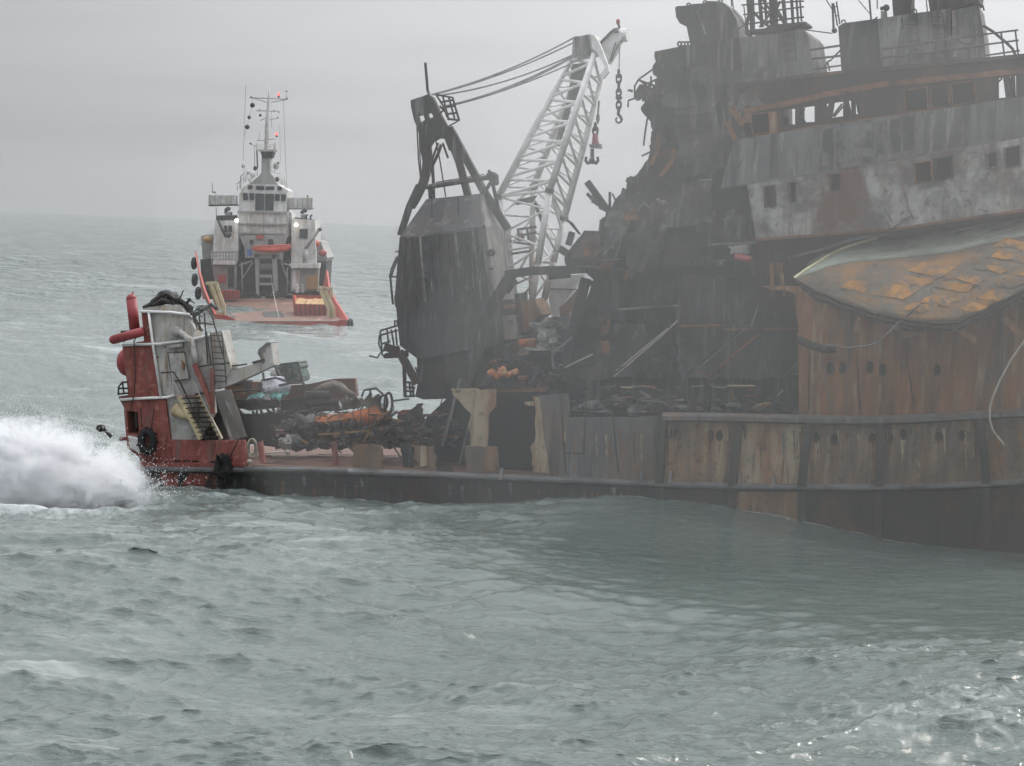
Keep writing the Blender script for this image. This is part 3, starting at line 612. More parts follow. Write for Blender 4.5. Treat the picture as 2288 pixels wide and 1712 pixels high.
# far bulwark and cargo structures behind the gantry
m = MB(); m.plate(q(c3, '140,470 300,440 860,410 1050,370 1215,365 1235,500 1000,560 600,545 400,600 140,600'), 9.5, 0.4, [q(c3, '320,590 520,575 500,580 330,600')] if False else []); m.build('far_bulwark', 'deck_red', S)
m = MB(); m.plate(q(c3, '120,540 420,520 700,530 870,500 960,560 900,840 640,900 150,840'), 7.5, 0.5, [q(c3, '300,600 325,588 400,615 530,603 620,592 615,632 560,620 500,638 400,642 340,640')]); m.build('net_drum_housing', 'soot_rust', S)
for s in ('430,615 440,640', '465,612 460,640', '490,608 505,640', '540,600 560,625', '585,596 600,620'):
    pp = q(c3, s); m = MB(); m.beam(H(*pp[0], 7.4), H(*pp[1], 7.4), 0.12, 0.1); m.build('charred_wire', 'soot_deep', S)
for s in ('180,470 500,450 730,400 820,395', '150,525 420,530', '820,395 830,430', '510,320 515,370', '556,440 560,520', '180,470 190,520', '500,380 610,360 720,395'):
    m = MB(); m.tube([H(*p, 6.5) for p in q(c3, s)], 0.07, 5); m.build('guard_rail', 'dark_metal', S)
for k in range(12):
    u, v = random.uniform(150, 500), random.uniform(395, 450); m = MB(); m.box(H(*c3(u, v), 7.0), random.uniform(.3, .8), .5, random.uniform(.2, .6)); m.build('winch_block', random.choice(['rust_beam', 'soot_rust', 'soot_steel']), S)
for s, r in (('840,495 1030,490', 0.22), ('850,560 1090,545', 0.2), ('880,600 1100,590', 0.18)):
    m = MB(); m.tube([H(*p, 6.0) for p in q(c3, s)], r, 9); m.build('pipe', 'soot_plate', S, smooth=True)

m = MB(); m.tube([H(*p, 2.5) for p in q(c2, '735,1105 770,1125 825,1180')], .09, 7); m.ball(H(*c2(745, 1115), 2.5), .26, .2, .2, 10, 6); m.build('stern_spar', 'soot_rust', S)
m = MB(); m.tube([H(*p, 1.0) for p in q(c2, '885,1195 940,1190')], .1, 7); m.build('stern_spar', 'stern_red', S)
# ------------------------------------------------------------------ burnt superstructure
random.seed(33)
# collapsed middle: what is left of the house, solid and black
left_edge = q(a1, '325,455 335,545 315,570 310,655 345,680 330,760 262,800 205,970 262,1040 305,1140 288,1310 270,1400 140,1560 90,1590') + q(a3, '455,120 400,170 340,250 300,330 285,390 185,385 130,460 90,510 60,560 70,640 190,650')
body = jag(left_edge, 1.6, 9, range(len(left_edge) - 1)) + q(a3, '245,700 200,830 160,960 130,1090 95,1250 60,1560 1560,1560 1560,0') + [(1735, 335), (1732, 190), (1817, 172)] + q(a1, '1730,650 1680,310 1640,262 1560,262 1380,300 1070,332 640,392')
m = MB(); m.plate(body, 3.0, 6.0, [jag(q(a1, '435,1090 450,1130 470,1255 412,1265 405,1150 420,1100'), 1, 9)]); m.build('collapsed_house', 'soot_steel', S)
# vent cowl on top
m = MB(); m.plate(q(a1, '505,70 520,55 610,50 640,38 750,30 790,10 900,12 950,35 1000,90 1040,160 1058,240 1070,335 1000,345 640,395 605,225 580,208 545,205 515,150'), 3.6, 3.4); m.build('vent_cowl', 'soot_plate', S)
for u in (545, 575, 605, 630):
    m = MB(); m.tube([H(x, y, 4.0) for x, y in oval(*a1(u, 388), 4, 5)], 0.045, 5, True); m.build('cowl_ring', 'dark_metal', S)
for u, v in ((625, 45), (770, 22), (905, 10)):
    m = MB(); m.tube([H(x, y, 4.0) for x, y in oval(*a1(u, v), 4, 4)], 0.04, 5, True); m.build('cowl_ring', 'dark_metal', S)
m = MB(); m.beam(H(*a1(700, 95), 3.55), H(*a1(775, 305), 3.55), 0.06, 0.06); m.build('seam', 'burnt_grey', S)
# torn platform on the left edge
m = MB(); m.sheet(q(a1, '165,740 350,770 350,900 150,880'), (2, 3, 3, 2), 9, 4, 0.25, 1.2, 0.06, 4); m.build('torn_plate', 'soot_steel', S)
for s in ('310,612 185,700 150,760 150,860', '185,705 340,760', '360,690 215,760', '292,670 300,760', '190,700 290,790', '90,795 135,800', '205,850 95,885 90,945', '262,1040 240,1180 228,1285', '285,1340 212,1375', '330,700 350,800', '290,1360 275,1395'):
    m = MB(); m.tube([H(*p, 2.6) for p in q(a1, s)], 0.05, 5); m.build('bent_bar', 'soot_steel', S)
m = MB(); m.sheet(q(a1, '88,800 110,782 140,805 120,815'), (2.4,) * 4, 3, 2, 0.1, 1, 0.04, 1); m.build('torn_plate', 'soot_steel', S)
for s in ('80,1580 120,1560 150,1600', '85,1580 100,1640'):
    m = MB(); m.tube([H(*p, 2.8) for p in q(a1, s)], 0.08, 5); m.build('bent_bar', 'soot_steel', S)
# sweeping buckled plates down the collapsed edge
for cs, ds, mt in (('345,1330 500,1280 420,1560 230,1600', (2.4, 2.9, 2.9, 2.2), 'soot_rust'), ('300,1150 480,1270 470,1420 280,1440', (2.7, 2.9, 2.9, 2.5), 'soot_steel'), ('500,960 900,930 960,1500 520,1560', (2.5, 2.4, 2.0, 2.2), 'soot_plate'), ('860,900 1130,960 1060,1500 900,1480', (2.3, 2.0, 1.6, 1.8), 'soot_steel'),
                   ('380,560 960,620 900,960 400,930', (2.8, 2.6, 2.4, 2.6), 'soot_plate'), ('960,620 1420,580 1330,930 980,960', (2.6, 2.6, 2.2, 2.4), 'soot_ash')):
    m = MB(); m.sheet(q(a1, cs), ds, 12, 10, 0.22, 0.7, 0.05, 3); m.build('buckled_plate', mt, S)
for cs, ds, mt in (('340,250 560,120 430,420 300,560', (2.4, 2.6, 2.3, 2.0), 'soot_ash'), ('180,390 300,400 290,560 110,570', (2.0, 2.2, 1.8, 1.6), 'soot_rust'), ('540,130 1000,60 1000,330 470,420', (2.4, 2.0, 1.6, 2.2), 'soot_steel'), ('430,430 720,300 640,660 480,680', (2.0, 2.2, 2.0, 1.6), 'soot_plate'),
                   ('720,300 1220,240 1220,560 700,640', (2.4, 2.2, 2.6, 2.4), 'soot_steel'), ('230,700 780,700 720,960 200,960', (2.4, 2.6, 2.6, 2.2), 'soot_plate'), ('780,680 1340,680 1330,980 760,980', (2.6, 2.6, 2.7, 2.7), 'soot_plate'), ('200,980 760,980 740,1320 120,1340', (2.2, 2.7, 2.4, 1.8), 'soot_steel'), ('780,990 1440,990 1440,1330 780,1340', (2.6, 2.4, 2.2, 2.4), 'soot_plate')):
    m = MB(); m.sheet(q(a3, cs), ds, 12, 10, 0.2, 0.8, 0.05, 3); m.build('buckled_plate', mt, S)
# rust along the curled edges
for s, w_ in (('1000,935 1060,1040 1110,1100', .3), ('960,1070 1020,1200 1050,1260 1015,1400 1010,1490', .22), ('500,1310 480,1420 380,1550', .2), ('360,1180 355,1310 300,1450', .18)):
    m = MB(); pp = [H(*p, 1.7) for p in q(a1, s)]
    for p_, r_ in zip(pp, pp[1:]): m.beam(p_, r_, w_ * .6, w_)
    m.build('curled_edge', 'rust_beam', S)
# ---------------- decks of the bridge house, right
def yl(pts, x):
    for (xa, ya), (xb, yb) in zip(pts, pts[1:]):
        if xa <= x <= xb: return ya + (yb - ya) * (x - xa) / (xb - xa)
    return pts[-1][1]
ROOFL = [(1600, 196), (1817, 168), (2288, 124), (2760, 78)]
SILL = [(1600, 322), (1660, 310), (1808, 286), (2288, 216), (2760, 146)]
DECK2 = [(1600, 422), (1669, 411), (1849, 385), (2288, 305), (2760, 222)]
DECK1 = [(1600, 545), (1690, 536), (2000, 512), (2288, 470), (2760, 400)]
def window_wall(name, mat, top, bot, wins, x0, x1, d, t):
    """a wall between two lines with four-cornered openings (tl,tr,br,bl), built from the pieces around them"""
    m = MB(); ws_ = sorted(wins, key=lambda w_: w_[0][0]); px, pr_ = x0, None
    for w_ in ws_ + [None]:
        lt = [(x0, yl(top, x0))] if pr_ is None else [(pr_[1][0], yl(top, pr_[1][0]))]
        lb = [(x0, yl(bot, x0))] if pr_ is None else [(pr_[2][0], yl(bot, pr_[2][0])), pr_[2], pr_[1]]
        if w_ is None: mid = [(x1, yl(top, x1)), (x1, yl(bot, x1))]
        else: mid = [(w_[0][0], yl(top, w_[0][0])), w_[0], w_[3], (w_[3][0], yl(bot, w_[3][0]))]
        m.plate(lt + mid + lb, d, t)
        if w_ is not None:
            m.plate([(w_[0][0], yl(top, w_[0][0])), (w_[1][0], yl(top, w_[1][0])), w_[1], w_[0]], d, t); m.plate([w_[3], w_[2], (w_[2][0], yl(bot, w_[2][0])), (w_[3][0], yl(bot, w_[3][0]))], d, t)
        pr_ = w_
    return m.build(name, mat, S)
ws = [q(a1, '1450,968 1566,955 1566,1100 1450,1100'), q(a1, '1612,948 1737,930 1738,1078 1612,1083')] + [q(a2, s_) for s_ in ('150,914 178,911 166,945 156,947', '222,903 302,893 302,1028 200,1040', '345,888 425,880 440,1005 375,1015', '1665,688 1712,683 1735,860 1665,868', '1762,672 1825,665 1828,845 1795,850')]
wins_dark = [q(a1, '1165,1010 1340,985 1345,1165 1190,1185')] + [q(a2, s_) for s_ in ('840,800 1040,770 1045,965 850,990', '1070,765 1225,745 1235,935 1075,960', '1250,740 1450,715 1460,905 1260,930')]
WH = window_wall('bridge_wall', 'soot_rust', ROOFL, SILL, ws + wins_dark, 1640, 2755, 2.2, 0.22)
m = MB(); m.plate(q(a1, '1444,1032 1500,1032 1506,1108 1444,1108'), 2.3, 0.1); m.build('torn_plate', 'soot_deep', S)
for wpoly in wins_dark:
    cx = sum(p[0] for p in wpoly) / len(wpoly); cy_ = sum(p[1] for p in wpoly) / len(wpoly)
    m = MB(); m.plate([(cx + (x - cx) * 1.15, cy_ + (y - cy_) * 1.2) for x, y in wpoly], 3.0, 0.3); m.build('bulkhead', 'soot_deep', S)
    m = MB(); m.tube([H(x, y, 2.16) for x, y in wpoly], 0.06, 5, True); m.build('window_frame', 'rust_beam', S, WH)
for wpoly in ws:
    m = MB(); m.tube([H(x, y, 2.2) for x, y in wpoly], 0.035, 5, True); m.build('window_frame', 'soot_deep', S, WH)
for s in ('205,1025 290,915', '220,1030 300,935', '415,885 437,1000', '1668,720 1700,690'):
    m = MB(); m.tube([H(*p, 2.3) for p in q(a2, s)], 0.05, 5); m.build('bent_bar', 'soot_deep', S)
m = MB(); m.tube([H(*p, 2.3) for p in q(a1, '1620,1000 1650,955')], 0.04, 5); m.tube([H(*p, 2.3) for p in q(a1, '1612,1040 1650,1080')], 0.07, 5); m.build('bent_bar', 'soot_deep', S)
# rusty head and sill strips around the bridge windows
for pts, mt, w_ in ((q(a1, '1110,985 1160,970 1500,910') + q(a2, '150,830 640,745 1100,700 1891,620'), 'rust_beam', .26), (q(a1, '1200,1205 1380,1190') + q(a2, '0,1125 850,1010 1200,965 1640,900'), 'rust_beam', .14), (q(a1, '1365,985 1375,1190'), 'rust_orange', .4), (q(a1, '1140,1000 1145,1080'), 'rust_orange', .4)):
    m = MB(); pp = [H(*p, 2.1) for p in pts]
    for p_, r_ in zip(pp, pp[1:]): m.beam(p_, r_, 0.12, w_)
    m.build('window_band', mt, S)
# roof slab and its edge
pr = [(1648, yl(ROOFL, 1648)), (1817, 168), (2288, 124), (2760, 78)]
m = MB(); m.prism([H(x, y - 4, 1.9) for x, y in pr] + [H(x, y + 5, 1.9) for x, y in pr[::-1]], HULL.n * 6.5); m.build('bridge_roof', 'soot_rust', S)
m = MB(); m.prism([H(x, y - 2, 1.8) for x, y in ((1817, 168), (1884, 161))] + [H(x, y + 2, 1.8) for x, y in ((1884, 161), (1817, 168))], HULL.n * 0.1); m.build('roof_edge', 'rust_orange', S)
# far uprights between bridge roof and deck, so light shows between them
for x in (1700, 1790, 1905, 1990, 2080, 2170, 2262, 2400):
    m = MB(); m.plate([(x - 6, yl(ROOFL, x) + 6), (x + 4, yl(ROOFL, x) + 6), (x + 8, yl(SILL, x)), (x - 2, yl(SILL, x))], 8.0, 0.2); m.build('stanchion', 'soot_steel', S)
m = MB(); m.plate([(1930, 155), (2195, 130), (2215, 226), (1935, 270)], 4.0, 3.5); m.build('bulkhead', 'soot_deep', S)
# boat-deck wall
poly = [(1640, 312), (1660, 310), (1808, 286), (2288, 216), (2760, 146), (2760, 222), (2288, 305), (1849, 385), (1669, 411), (1610, 420)]
m = MB(); m.plate(poly, 1.6, 6.5); B2 = m.build('house_wall', 'burnt_grey', S)
for i in range(17):     # stiffened panels showing through the paint
    x = 1850 + i * 30; m = MB()
    y0_, y1_ = yl(SILL, x) + 10, yl(DECK2, x) - 14
    m.plate([(x - 12, y0_), (x + 12, y0_ - 3), (x + 12, y1_ - 4), (x - 12, y1_)], 1.57, 0.025); m.build('wall_panel', 'burnt_grey' if i > 6 else 'soot_ash', S, B2)
m = MB(); pp = [H(x, y, 1.4) for x, y in DECK2[1:]]
for p_, r_ in zip(pp, pp[1:]): m.beam(p_, r_, 0.5, 0.09)
m.build('deck_edge', 'strake_grey', S)
# main house wall, scorched white
wd = [q(a4, s) for s in ('650,305 715,295 715,415 650,420', '1420,185 1545,160 1550,320 1425,340', '1270,215 1390,195 1395,345 1275,360', '1800,145 1880,125 1885,240 1810,255', '1935,105 2050,80 2055,235 1940,250', '340,360 395,350 400,500 350,510', '160,390 230,375 240,530 165,540')]
poly = [(1669, 413), (1849, 387), (2288, 307), (2760, 224), (2760, 400), (2288, 470), (2000, 512), (1690, 536)]
m = MB(); m.plate(poly, 1.1, 0.2, wd); MW = m.build('house_wall', 'grime_white', S)
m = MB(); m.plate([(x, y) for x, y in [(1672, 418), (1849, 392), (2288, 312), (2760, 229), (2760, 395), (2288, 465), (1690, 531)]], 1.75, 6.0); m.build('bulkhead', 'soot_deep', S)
for wpoly in wd:
    m = MB(); m.tube([H(x, y, 1.08) for x, y in wpoly], 0.07, 5, True); m.build('window_frame', random.choice(['rust_beam', 'soot_rust', 'burnt_grey']), S, MW)
m = MB(); pp = [H(x, y, 0.9) for x, y in DECK1[1:]]
for p_, r_ in zip(pp, pp[1:]): m.beam(p_, r_, 0.5, 0.12)
m.build('deck_edge', 'rust_beam', S)
# rusted wall below, down to the shell
poly = [(1690, 538), (2000, 514), (2288, 472), (2760, 402), (2760, 640), (2288, 700), (1786, 700), (1690, 690)]
m = MB(); m.plate(poly, 2.4, 5.5); m.build('house_wall', 'soot_rust', S)
poly = jag([(1700, 640), (1776, 655), (1784, 772)], 1.5, 12, (0, 1)) + [(1786, 945), (2180, 945), (2288, 935), (2760, 915), (2760, 600), (2200, 640), (1900, 640)]
m = MB(); m.plate(poly, 0.5, 6.0); RS = m.build('forward_shell', 'rust_orange', S)
for u, v in ((600, 378), (682, 375), (868, 368), (958, 388), (1330, 390)):
    x, y = a5(u, v); m = MB(); m.plate(oval(x, y, 6, 12), 0.46, 0.06); m.build('porthole_glass', 'soot_deep', S, RS)
    m = MB(); m.tube(hp(oval(x, y, 7, 13, 14), 0.46), 0.04, 5, True); m.build('porthole_rim', 'soot_rust', S, RS)
for s in ('540,300 600,665', '455,280 450,670', '1120,300 1175,660', '780,300 800,660'):
    pp = q(a5, s); m = MB(); m.beam(H(*pp[0], .45), H(*pp[1], .45), 0.06, 0.06); m.build('seam', 'strake_grey' if s[0] == '5' else 'soot_rust', S, RS)
# ---------------- hanging flared shell plate
TOPE = q(a4, '380,1065 470,1000 650,885 820,815 1060,755 1400,685 1750,625 2079,590') + [(2500, 430), (2760, 395)]
BOTE = q(a4, '380,1068 510,1152 690,1218 930,1312 1100,1352 1270,1385 1420,1400 1560,1402') + [(2288, 650), (2760, 520)]
def along(pts, t):
    L_ = [0]
    for a_, b_ in zip(pts, pts[1:]): L_.append(L_[-1] + math.hypot(b_[0] - a_[0], b_[1] - a_[1]))
    s = t * L_[-1]
    for i in range(len(pts) - 1):
        if s <= L_[i + 1]: k = (s - L_[i]) / (L_[i + 1] - L_[i]); return (pts[i][0] + (pts[i + 1][0] - pts[i][0]) * k, pts[i][1] + (pts[i + 1][1] - pts[i][1]) * k)
    return pts[-1]
# pair both edges by x so that the plate's ribs run up and down
def edge_y(pts, x): return yl(pts, x)
NX, NV = 40, 14
XS = [1775 + (2755 - 1775) * i / NX for i in range(NX + 1)]
def flare_pt(x, v, lift=0.0):
    yt, yb = edge_y(TOPE, x), edge_y(BOTE, x); y = yt + (yb - yt) * v
    open_ = min(1.0, (x - 1775) / 230.0)
    d = 0.4 + open_ * (2.6 - 4.6 * (v ** 0.8) ) - 0.5 * math.sin(math.pi * v) * open_
    y += v * v * (3.5 * mnoise.noise(Vector((x * .06, 1, 2))) + 2.0 * mnoise.noise(Vector((x * .21, 4, 2))))
    d += .16 * open_ * mnoise.noise(Vector((x * .03, v * 5, 3)))
    return H(x, y, d - lift)
VG = 4     # rows of the pale green upper band
gr = [[flare_pt(x, v / NV) for x in XS] for v in range(0, VG + 1)]
m = MB(); m.grid(gr, HULL.n * 0.12); FL = m.build('flared_shell', 'flare_green', S, smooth=True)
gr = [[flare_pt(x, v / NV) + HULL.n * 0.002 for x in XS] for v in range(VG, NV + 1)]
m = MB(); m.grid(gr, HULL.n * 0.12); FP = m.build('flared_shell', 'flare_plate', S, smooth=True)
m = MB(); m.tube([flare_pt(x, 0.0) for x in XS], 0.09, 6); m.build('shell_edge', 'flare_edge', S, FL)
for off, rr, mt in ((0.0, .06, 'soot_steel'), (-0.2, .035, 'strake_grey'), (-0.34, .06, 'soot_steel')):
    m = MB(); m.tube([flare_pt(x, 1.0) + Z * off * min(1, (x - 1760) / 60) + HULL.n * (-off * 0.8) for x in XS], rr, 6); m.build('lip_pipe', mt, S, FP)
# orange panels bared on the plate, each its own piece
PATCH = []
for jj in range(-6, 5):
    for ii in range(-4, 4):
        cx_, cy2 = 1700 + ii * 300 - jj * 128, 1058 + ii * 52 + jj * 80
        if cx_ < 760 or cx_ > 2500: continue
        x_, y_ = a4(cx_, cy2); fy = (y_ - yl(TOPE, x_)) / max(1, yl(BOTE, x_) - yl(TOPE, x_))
        if fy < 0.36 or fy > 0.95 or random.random() < (0.5 if cx_ < 1150 else (0.3 if cx_ < 1420 else 0.06)): continue
        f1, f2 = random.uniform(.24, .48), random.uniform(.22, .45); x_ += random.gauss(0, 7); y_ += random.gauss(0, 3)
        PATCH.append([(x_ + (sx * f1 * 300 - sy * f2 * 128) / 3.31, y_ + (sx * f1 * 52 + sy * f2 * 80) / 3.31) for sx, sy in ((-1, -1), (-1, 1), (1, 1), (1, -1))])
for P4 in PATCH:
    rows = []
    def bil(u_, v_):
        (x0_, y0_), (x1_, y1_), (x2_, y2_), (x3_, y3_) = P4
        return ((x0_ * (1 - u_) + x1_ * u_) * (1 - v_) + (x3_ * (1 - u_) + x2_ * u_) * v_, (y0_ * (1 - u_) + y1_ * u_) * (1 - v_) + (y3_ * (1 - u_) + y2_ * u_) * v_)
    for j in range(4):
        row = []
        for i in range(6):
            x, y = bil(j / 3, i / 5); x += random.gauss(0, 2.6); y += random.gauss(0, 1.8)
            yt, yb = edge_y(TOPE, x), edge_y(BOTE, x); row.append(flare_pt(x, min(0.985, max(0.02, (y - yt) / (yb - yt))), 0.05))
        rows.append(row)
    m = MB(); m.grid(rows, HULL.n * 0.06); m.build('bared_panel', 'flare_patch', S, FP)
# struts hanging under the lip
for s in ('1590,1440 1720,1530', '1920,1350 2060,1490', '1170,1490 1330,1460', '860,1360 840,1450', '1110,1440 1170,1400'):
    pp = q(a4, s); m = MB(); m.beam(H(*pp[0], -0.9), H(*pp[1], -0.7), 0.14, 0.3); m.build('hanging_strut', 'rust_orange', S)
m = MB(); m.tube([H(*p, -1.5) for p in q(a4, '1305,1262 1170,1380 1060,1480 990,1545 900,1570 740,1582 700,1565 610,1555')], 0.05, 6); m.build('hanging_hose', 'strake_grey', S)
m = MB(); m.tube([H(*p, 0.0) for p in q(a4, '410,1520 500,1560 600,1590 690,1590')], 0.2, 7); m.build('hanging_pipe', 'soot_steel', S)
m = MB(); m.tube([H(*p, -1.2) for p in q(a5, '1925,190 1830,330 1760,460 1710,580 1690,660 1690,730 1710,800 1790,905')], 0.05, 6); m.build('hanging_rope', 'rope_pale', S)
# chain lying along the deck above the flare
cp = q(a4, '370,905 470,880 560,860 680,820 800,780 960,750 1080,738')
m = MB()
for i in range(46):
    x, y = along(cp, i / 45); p = H(x, y, 1.0); m.ball(p, 0.075, seg=6, rings=4)
m.build('chain', 'strake_grey', S)
for s in ('990,600 1000,680', '1005,650 1060,640 1110,725', '1050,550 1105,650', '1205,430 1225,560 1270,630', '1040,440 1090,520', '1110,690 1240,610', '1160,640 1250,600', '470,975 600,885', '480,955 580,905', '280,890 310,875', '330,905 350,930'):
    m = MB(); m.tube([H(*p, 0.9) for p in q(a4, s)], 0.045, 5); m.build('bent_bar', 'strake_grey', S)
m = MB(); m.sheet(q(a4, '1030,420 1080,400 1100,540 1060,500'), (0.8,) * 4, 4, 4, 0.1, 1, 0.04, 2); m.build('torn_plate', 'grime_white', S)
# ---------------- inside the wreck: decks, posts, bars
for s, mt, dd in (('780,990 1060,985', 'rust_beam', 1.9), ('1080,1015 1560,1010', 'rust_beam', 1.9), ('970,470 1260,455', 'burnt_grey', 1.6), ('1020,650 1340,640', 'soot_steel', 1.4), ('380,885 780,860', 'soot_ash', 1.8), ('250,570 380,565', 'burnt_grey', 1.2), ('120,610 470,640', 'soot_steel', 1.0)):
    pp = q(a3, s); m = MB(); m.prism([H(*pp[0], dd), H(*pp[1], dd), H(pp[1][0], pp[1][1] + 4, dd), H(pp[0][0], pp[0][1] + 4, dd)], HULL.n * 2.5); m.build('deck_edge', mt, S)
for s, w_, mt, dd in (('1380,590 1390,810', .3, 'rust_orange', 1.2), ('1440,620 1465,810', .3, 'rust_orange', 1.3), ('1430,590 1430,660', .7, 'rust_beam', 1.4), ('830,1320 830,1540', .3, 'soot_steel', .8), ('965,1320 965,1540', .3, 'soot_steel', .8), ('1475,1310 1480,1500', .2, 'soot_steel', .8), ('1300,850 1250,1000', .1, 'soot_ash', 1.2), ('700,350 540,650', .45, 'soot_ash', 1.6), ('470,640 445,700', .2, 'rust_beam', 1.0)):
    pp = q(a3, s); m = MB(); m.beam(H(*pp[0], dd), H(*pp[1], dd), w_ * .6, w_ * .6, HULL.n); m.build('post', mt, S)
for s, r_, mt in (('390,1280 720,1010', .04, 'rope_pale'), ('375,1318 700,1040 780,960', .04, 'rope_pale'), ('62,1260 240,1175', .045, 'rope_pale'), ('820,1320 1190,1020', .07, 'soot_steel'), ('845,1325 1210,1010', .04, 'burnt_grey'), ('970,1322 1300,1045', .06, 'rust_beam'), ('1460,1310 1560,1220', .06, 'soot_ash'), ('250,550 400,420', .04, 'burnt_grey'), ('380,575 440,390', .04, 'burnt_grey'), ('0,1150 110,1060', .05, 'burnt_grey'), ('0,1280 250,1240', .05, 'soot_rust'), ('1140,480 1250,460', .05, 'burnt_grey')):
    m = MB(); m.tube([H(*p, 0.9) for p in q(a3, s)], r_, 5); m.build('bent_rail', mt, S)
for s in ('1240,90 1541,40', '920,65 1000,65', '560,200 600,240', '530,260 570,200', '640,190 720,215'):
    m = MB(); m.tube([H(*p, 1.3) for p in q(a3, s)], 0.05, 5); m.build('bent_rail', 'strake_grey', S)
for s in ('420,1385 490,1390', '555,1380 640,1385', '780,1385 820,1378', '875,1382 950,1378', '1000,1380 1080,1392 1100,1378', '1105,1375 1275,1378', '410,1452 500,1448', '540,1470 690,1480 720,1500', '560,1450 620,1448', '730,1515 790,1495', '380,1500 460,1450', '160,1582 640,1580', '220,1545 330,1540', '520,1545 590,1540', '1120,1400 1140,1460', '1420,1440 1455,1405', '1290,1500 1380,1480', '1320,1520 1370,1490'):
    m = MB(); m.tube([H(*p, 0.5) for p in q(a3, s)], 0.05, 5); m.build('bent_rail', random.choice(['hull_ochre', 'rust_orange', 'strake_grey', 'rust_beam']), S)
# spikes and torn girders on the jagged edge
for s, w_ in (('205,75 335,255', .32), ('205,150 265,215 330,250', .16), ('350,140 350,240', .12), ('365,150 385,190', .08), ('280,240 330,260', .12), ('460,60 480,85', .2), ('440,115 430,150', .14), ('110,395 85,480', .3), ('285,330 310,310', .1), ('30,500 90,540', .35)):
    pp = [H(*p, 2.0) for p in q(a3, s)]; m = MB()
    for p_, r_ in zip(pp, pp[1:]): m.beam(p_, r_, w_, w_ * .7, HULL.n)
    m.build('torn_girder', 'soot_steel', S)
for s in ('75,320 110,340 160,410', '90,330 150,400', '285,390 290,345 315,300', '480,55 495,45 500,75 470,90'):
    m = MB(); m.tube([H(*p, 2.2) for p in q(a3, s)], 0.06, 5); m.build('bent_bar', 'soot_steel', S)
m = MB(); m.sheet(q(a3, '215,150 270,165 265,220 235,215'), (2,) * 4, 4, 4, .1, 1, .03, 2); m.build('torn_plate', 'burnt_grey', S)
for s, mt in (('440,280 520,250 530,320 450,330', 'rust_beam'), ('560,250 620,270 610,310 560,300', 'soot_rust'), ('170,470 300,440 280,540 180,545', 'rust_beam'), ('290,600 370,590 360,660 280,650', 'rust_beam'), ('660,185 710,190 700,215 650,200', 'ash_wool'), ('1015,575 1070,570 1070,610 1020,612', 'burnt_grey'), ('1110,480 1250,460 1250,530 1120,530', 'grime_white'), ('270,960 350,950 340,1050 290,1050', 'rust_beam'), ('290,1090 350,1090 340,1170 310,1170', 'rust_beam')):
    m = MB(); m.sheet(q(a3, s), (1.3,) * 4, 5, 4, .12, 1, .04, 2.5); m.build('torn_plate', mt, S)
# heap of loose debris on the broken side deck
for k in range(70):
    u, v = random.uniform(60, 1540), 1560 - abs(random.gauss(0, 110)); a_ = random.choice([0, 0, math.pi]) + random.gauss(0, .5); l = random.uniform(25, 130)
    p0 = H(*a3(u, v), random.uniform(.5, 2.2)); p1 = H(*a3(u + l * math.cos(a_), v + l * math.sin(a_) * .7), random.uniform(.5, 2.2))
    m = MB(); m.beam(p0, p1, random.uniform(.05, .22), random.uniform(.04, .12)); m.build('debris', random.choice(['soot_steel', 'soot_steel', 'soot_plate', 'soot_rust', 'rust_beam', 'burnt_grey', 'soot_ash']), S)
for k in range(26):
    u, v = random.uniform(100, 1500), random.uniform(1470, 1555); r_ = random.uniform(.12, .35)
    m = MB(); m.ball(H(*a3(u, v), random.uniform(.5, 1.4)), r_ * 1.5, r_, r_ * .7, 8, 6, 0.9, 2.5); m.build('debris', random.choice(['soot_steel', 'soot_ash', 'soot_rust', 'burnt_grey']), S)

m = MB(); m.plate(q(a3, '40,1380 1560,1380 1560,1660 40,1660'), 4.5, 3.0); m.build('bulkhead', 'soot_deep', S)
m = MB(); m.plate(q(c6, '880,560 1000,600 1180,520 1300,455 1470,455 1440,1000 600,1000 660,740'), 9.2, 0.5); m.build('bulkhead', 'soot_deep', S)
# ------------------------------------------------------------------ top hamper of the burnt ship
# deck houses on the bridge roof
for s, d, t, mt in (('255,235 300,205 600,165 640,600 310,640 285,640', 3.2, 5.0, 'soot_plate'), ('600,168 760,140 1240,75 1255,560 1240,580 645,610', 3.0, 4.5, 'burnt_grey'), ('1262,95 1300,80 1492,48 1535,300 1555,515 1300,560 1258,560', 2.8, 4.5, 'burnt_grey')):
    m = MB(); m.plate(q(a2, s), d, t); m.build('deck_house', mt, S)
m = MB(); m.plate(q(a2, '1258,90 1280,88 1310,350 1300,500 1265,500'), 2.7, 0.2); m.build('house_corner', 'grime_white', S)
m = MB(); m.plate(q(a1, '1075,332 1380,300 1570,262 1640,262 1680,312 1732,655 1400,720 1100,720'), 2.6, 4.0); DHo = m.build('deck_house', 'burnt_grey', S)
m = MB(); m.plate(q(a2, '730,0 725,-400 890,-400 890,0 893,125 740,145'), 4.0, 2.5); m.build('mast_post', 'soot_steel', S)
m = MB(); m.plate(q(a2, '1048,0 1045,-420 1215,-420 1225,0 1240,80 1065,110'), 4.0, 2.5); m.build('mast_post', 'soot_steel', S)
m = MB(); m.plate(q(a2, '1200,-60 1500,-80 1490,5 1330,62 1245,85 1210,20'), 3.4, 3.5); m.build('platform', 'soot_plate', S)
for (u0, v0), (u1, v1), n in (((850, 175), (900, 545), 5), ((1080, 110), (1125, 545), 6)):
    ladder(S, 'ladder', 'dark_metal', H(*a2(u0, v0), 2.6), H(*a2(u1, v1), 2.6), HULL.t * 0.5, n, 0.035)
ladder(S, 'ladder', 'dark_metal', H(*a1(1460, 285), 2.3), H(*a1(1485, 545), 2.3), HULL.t * 0.5, 4, 0.035)
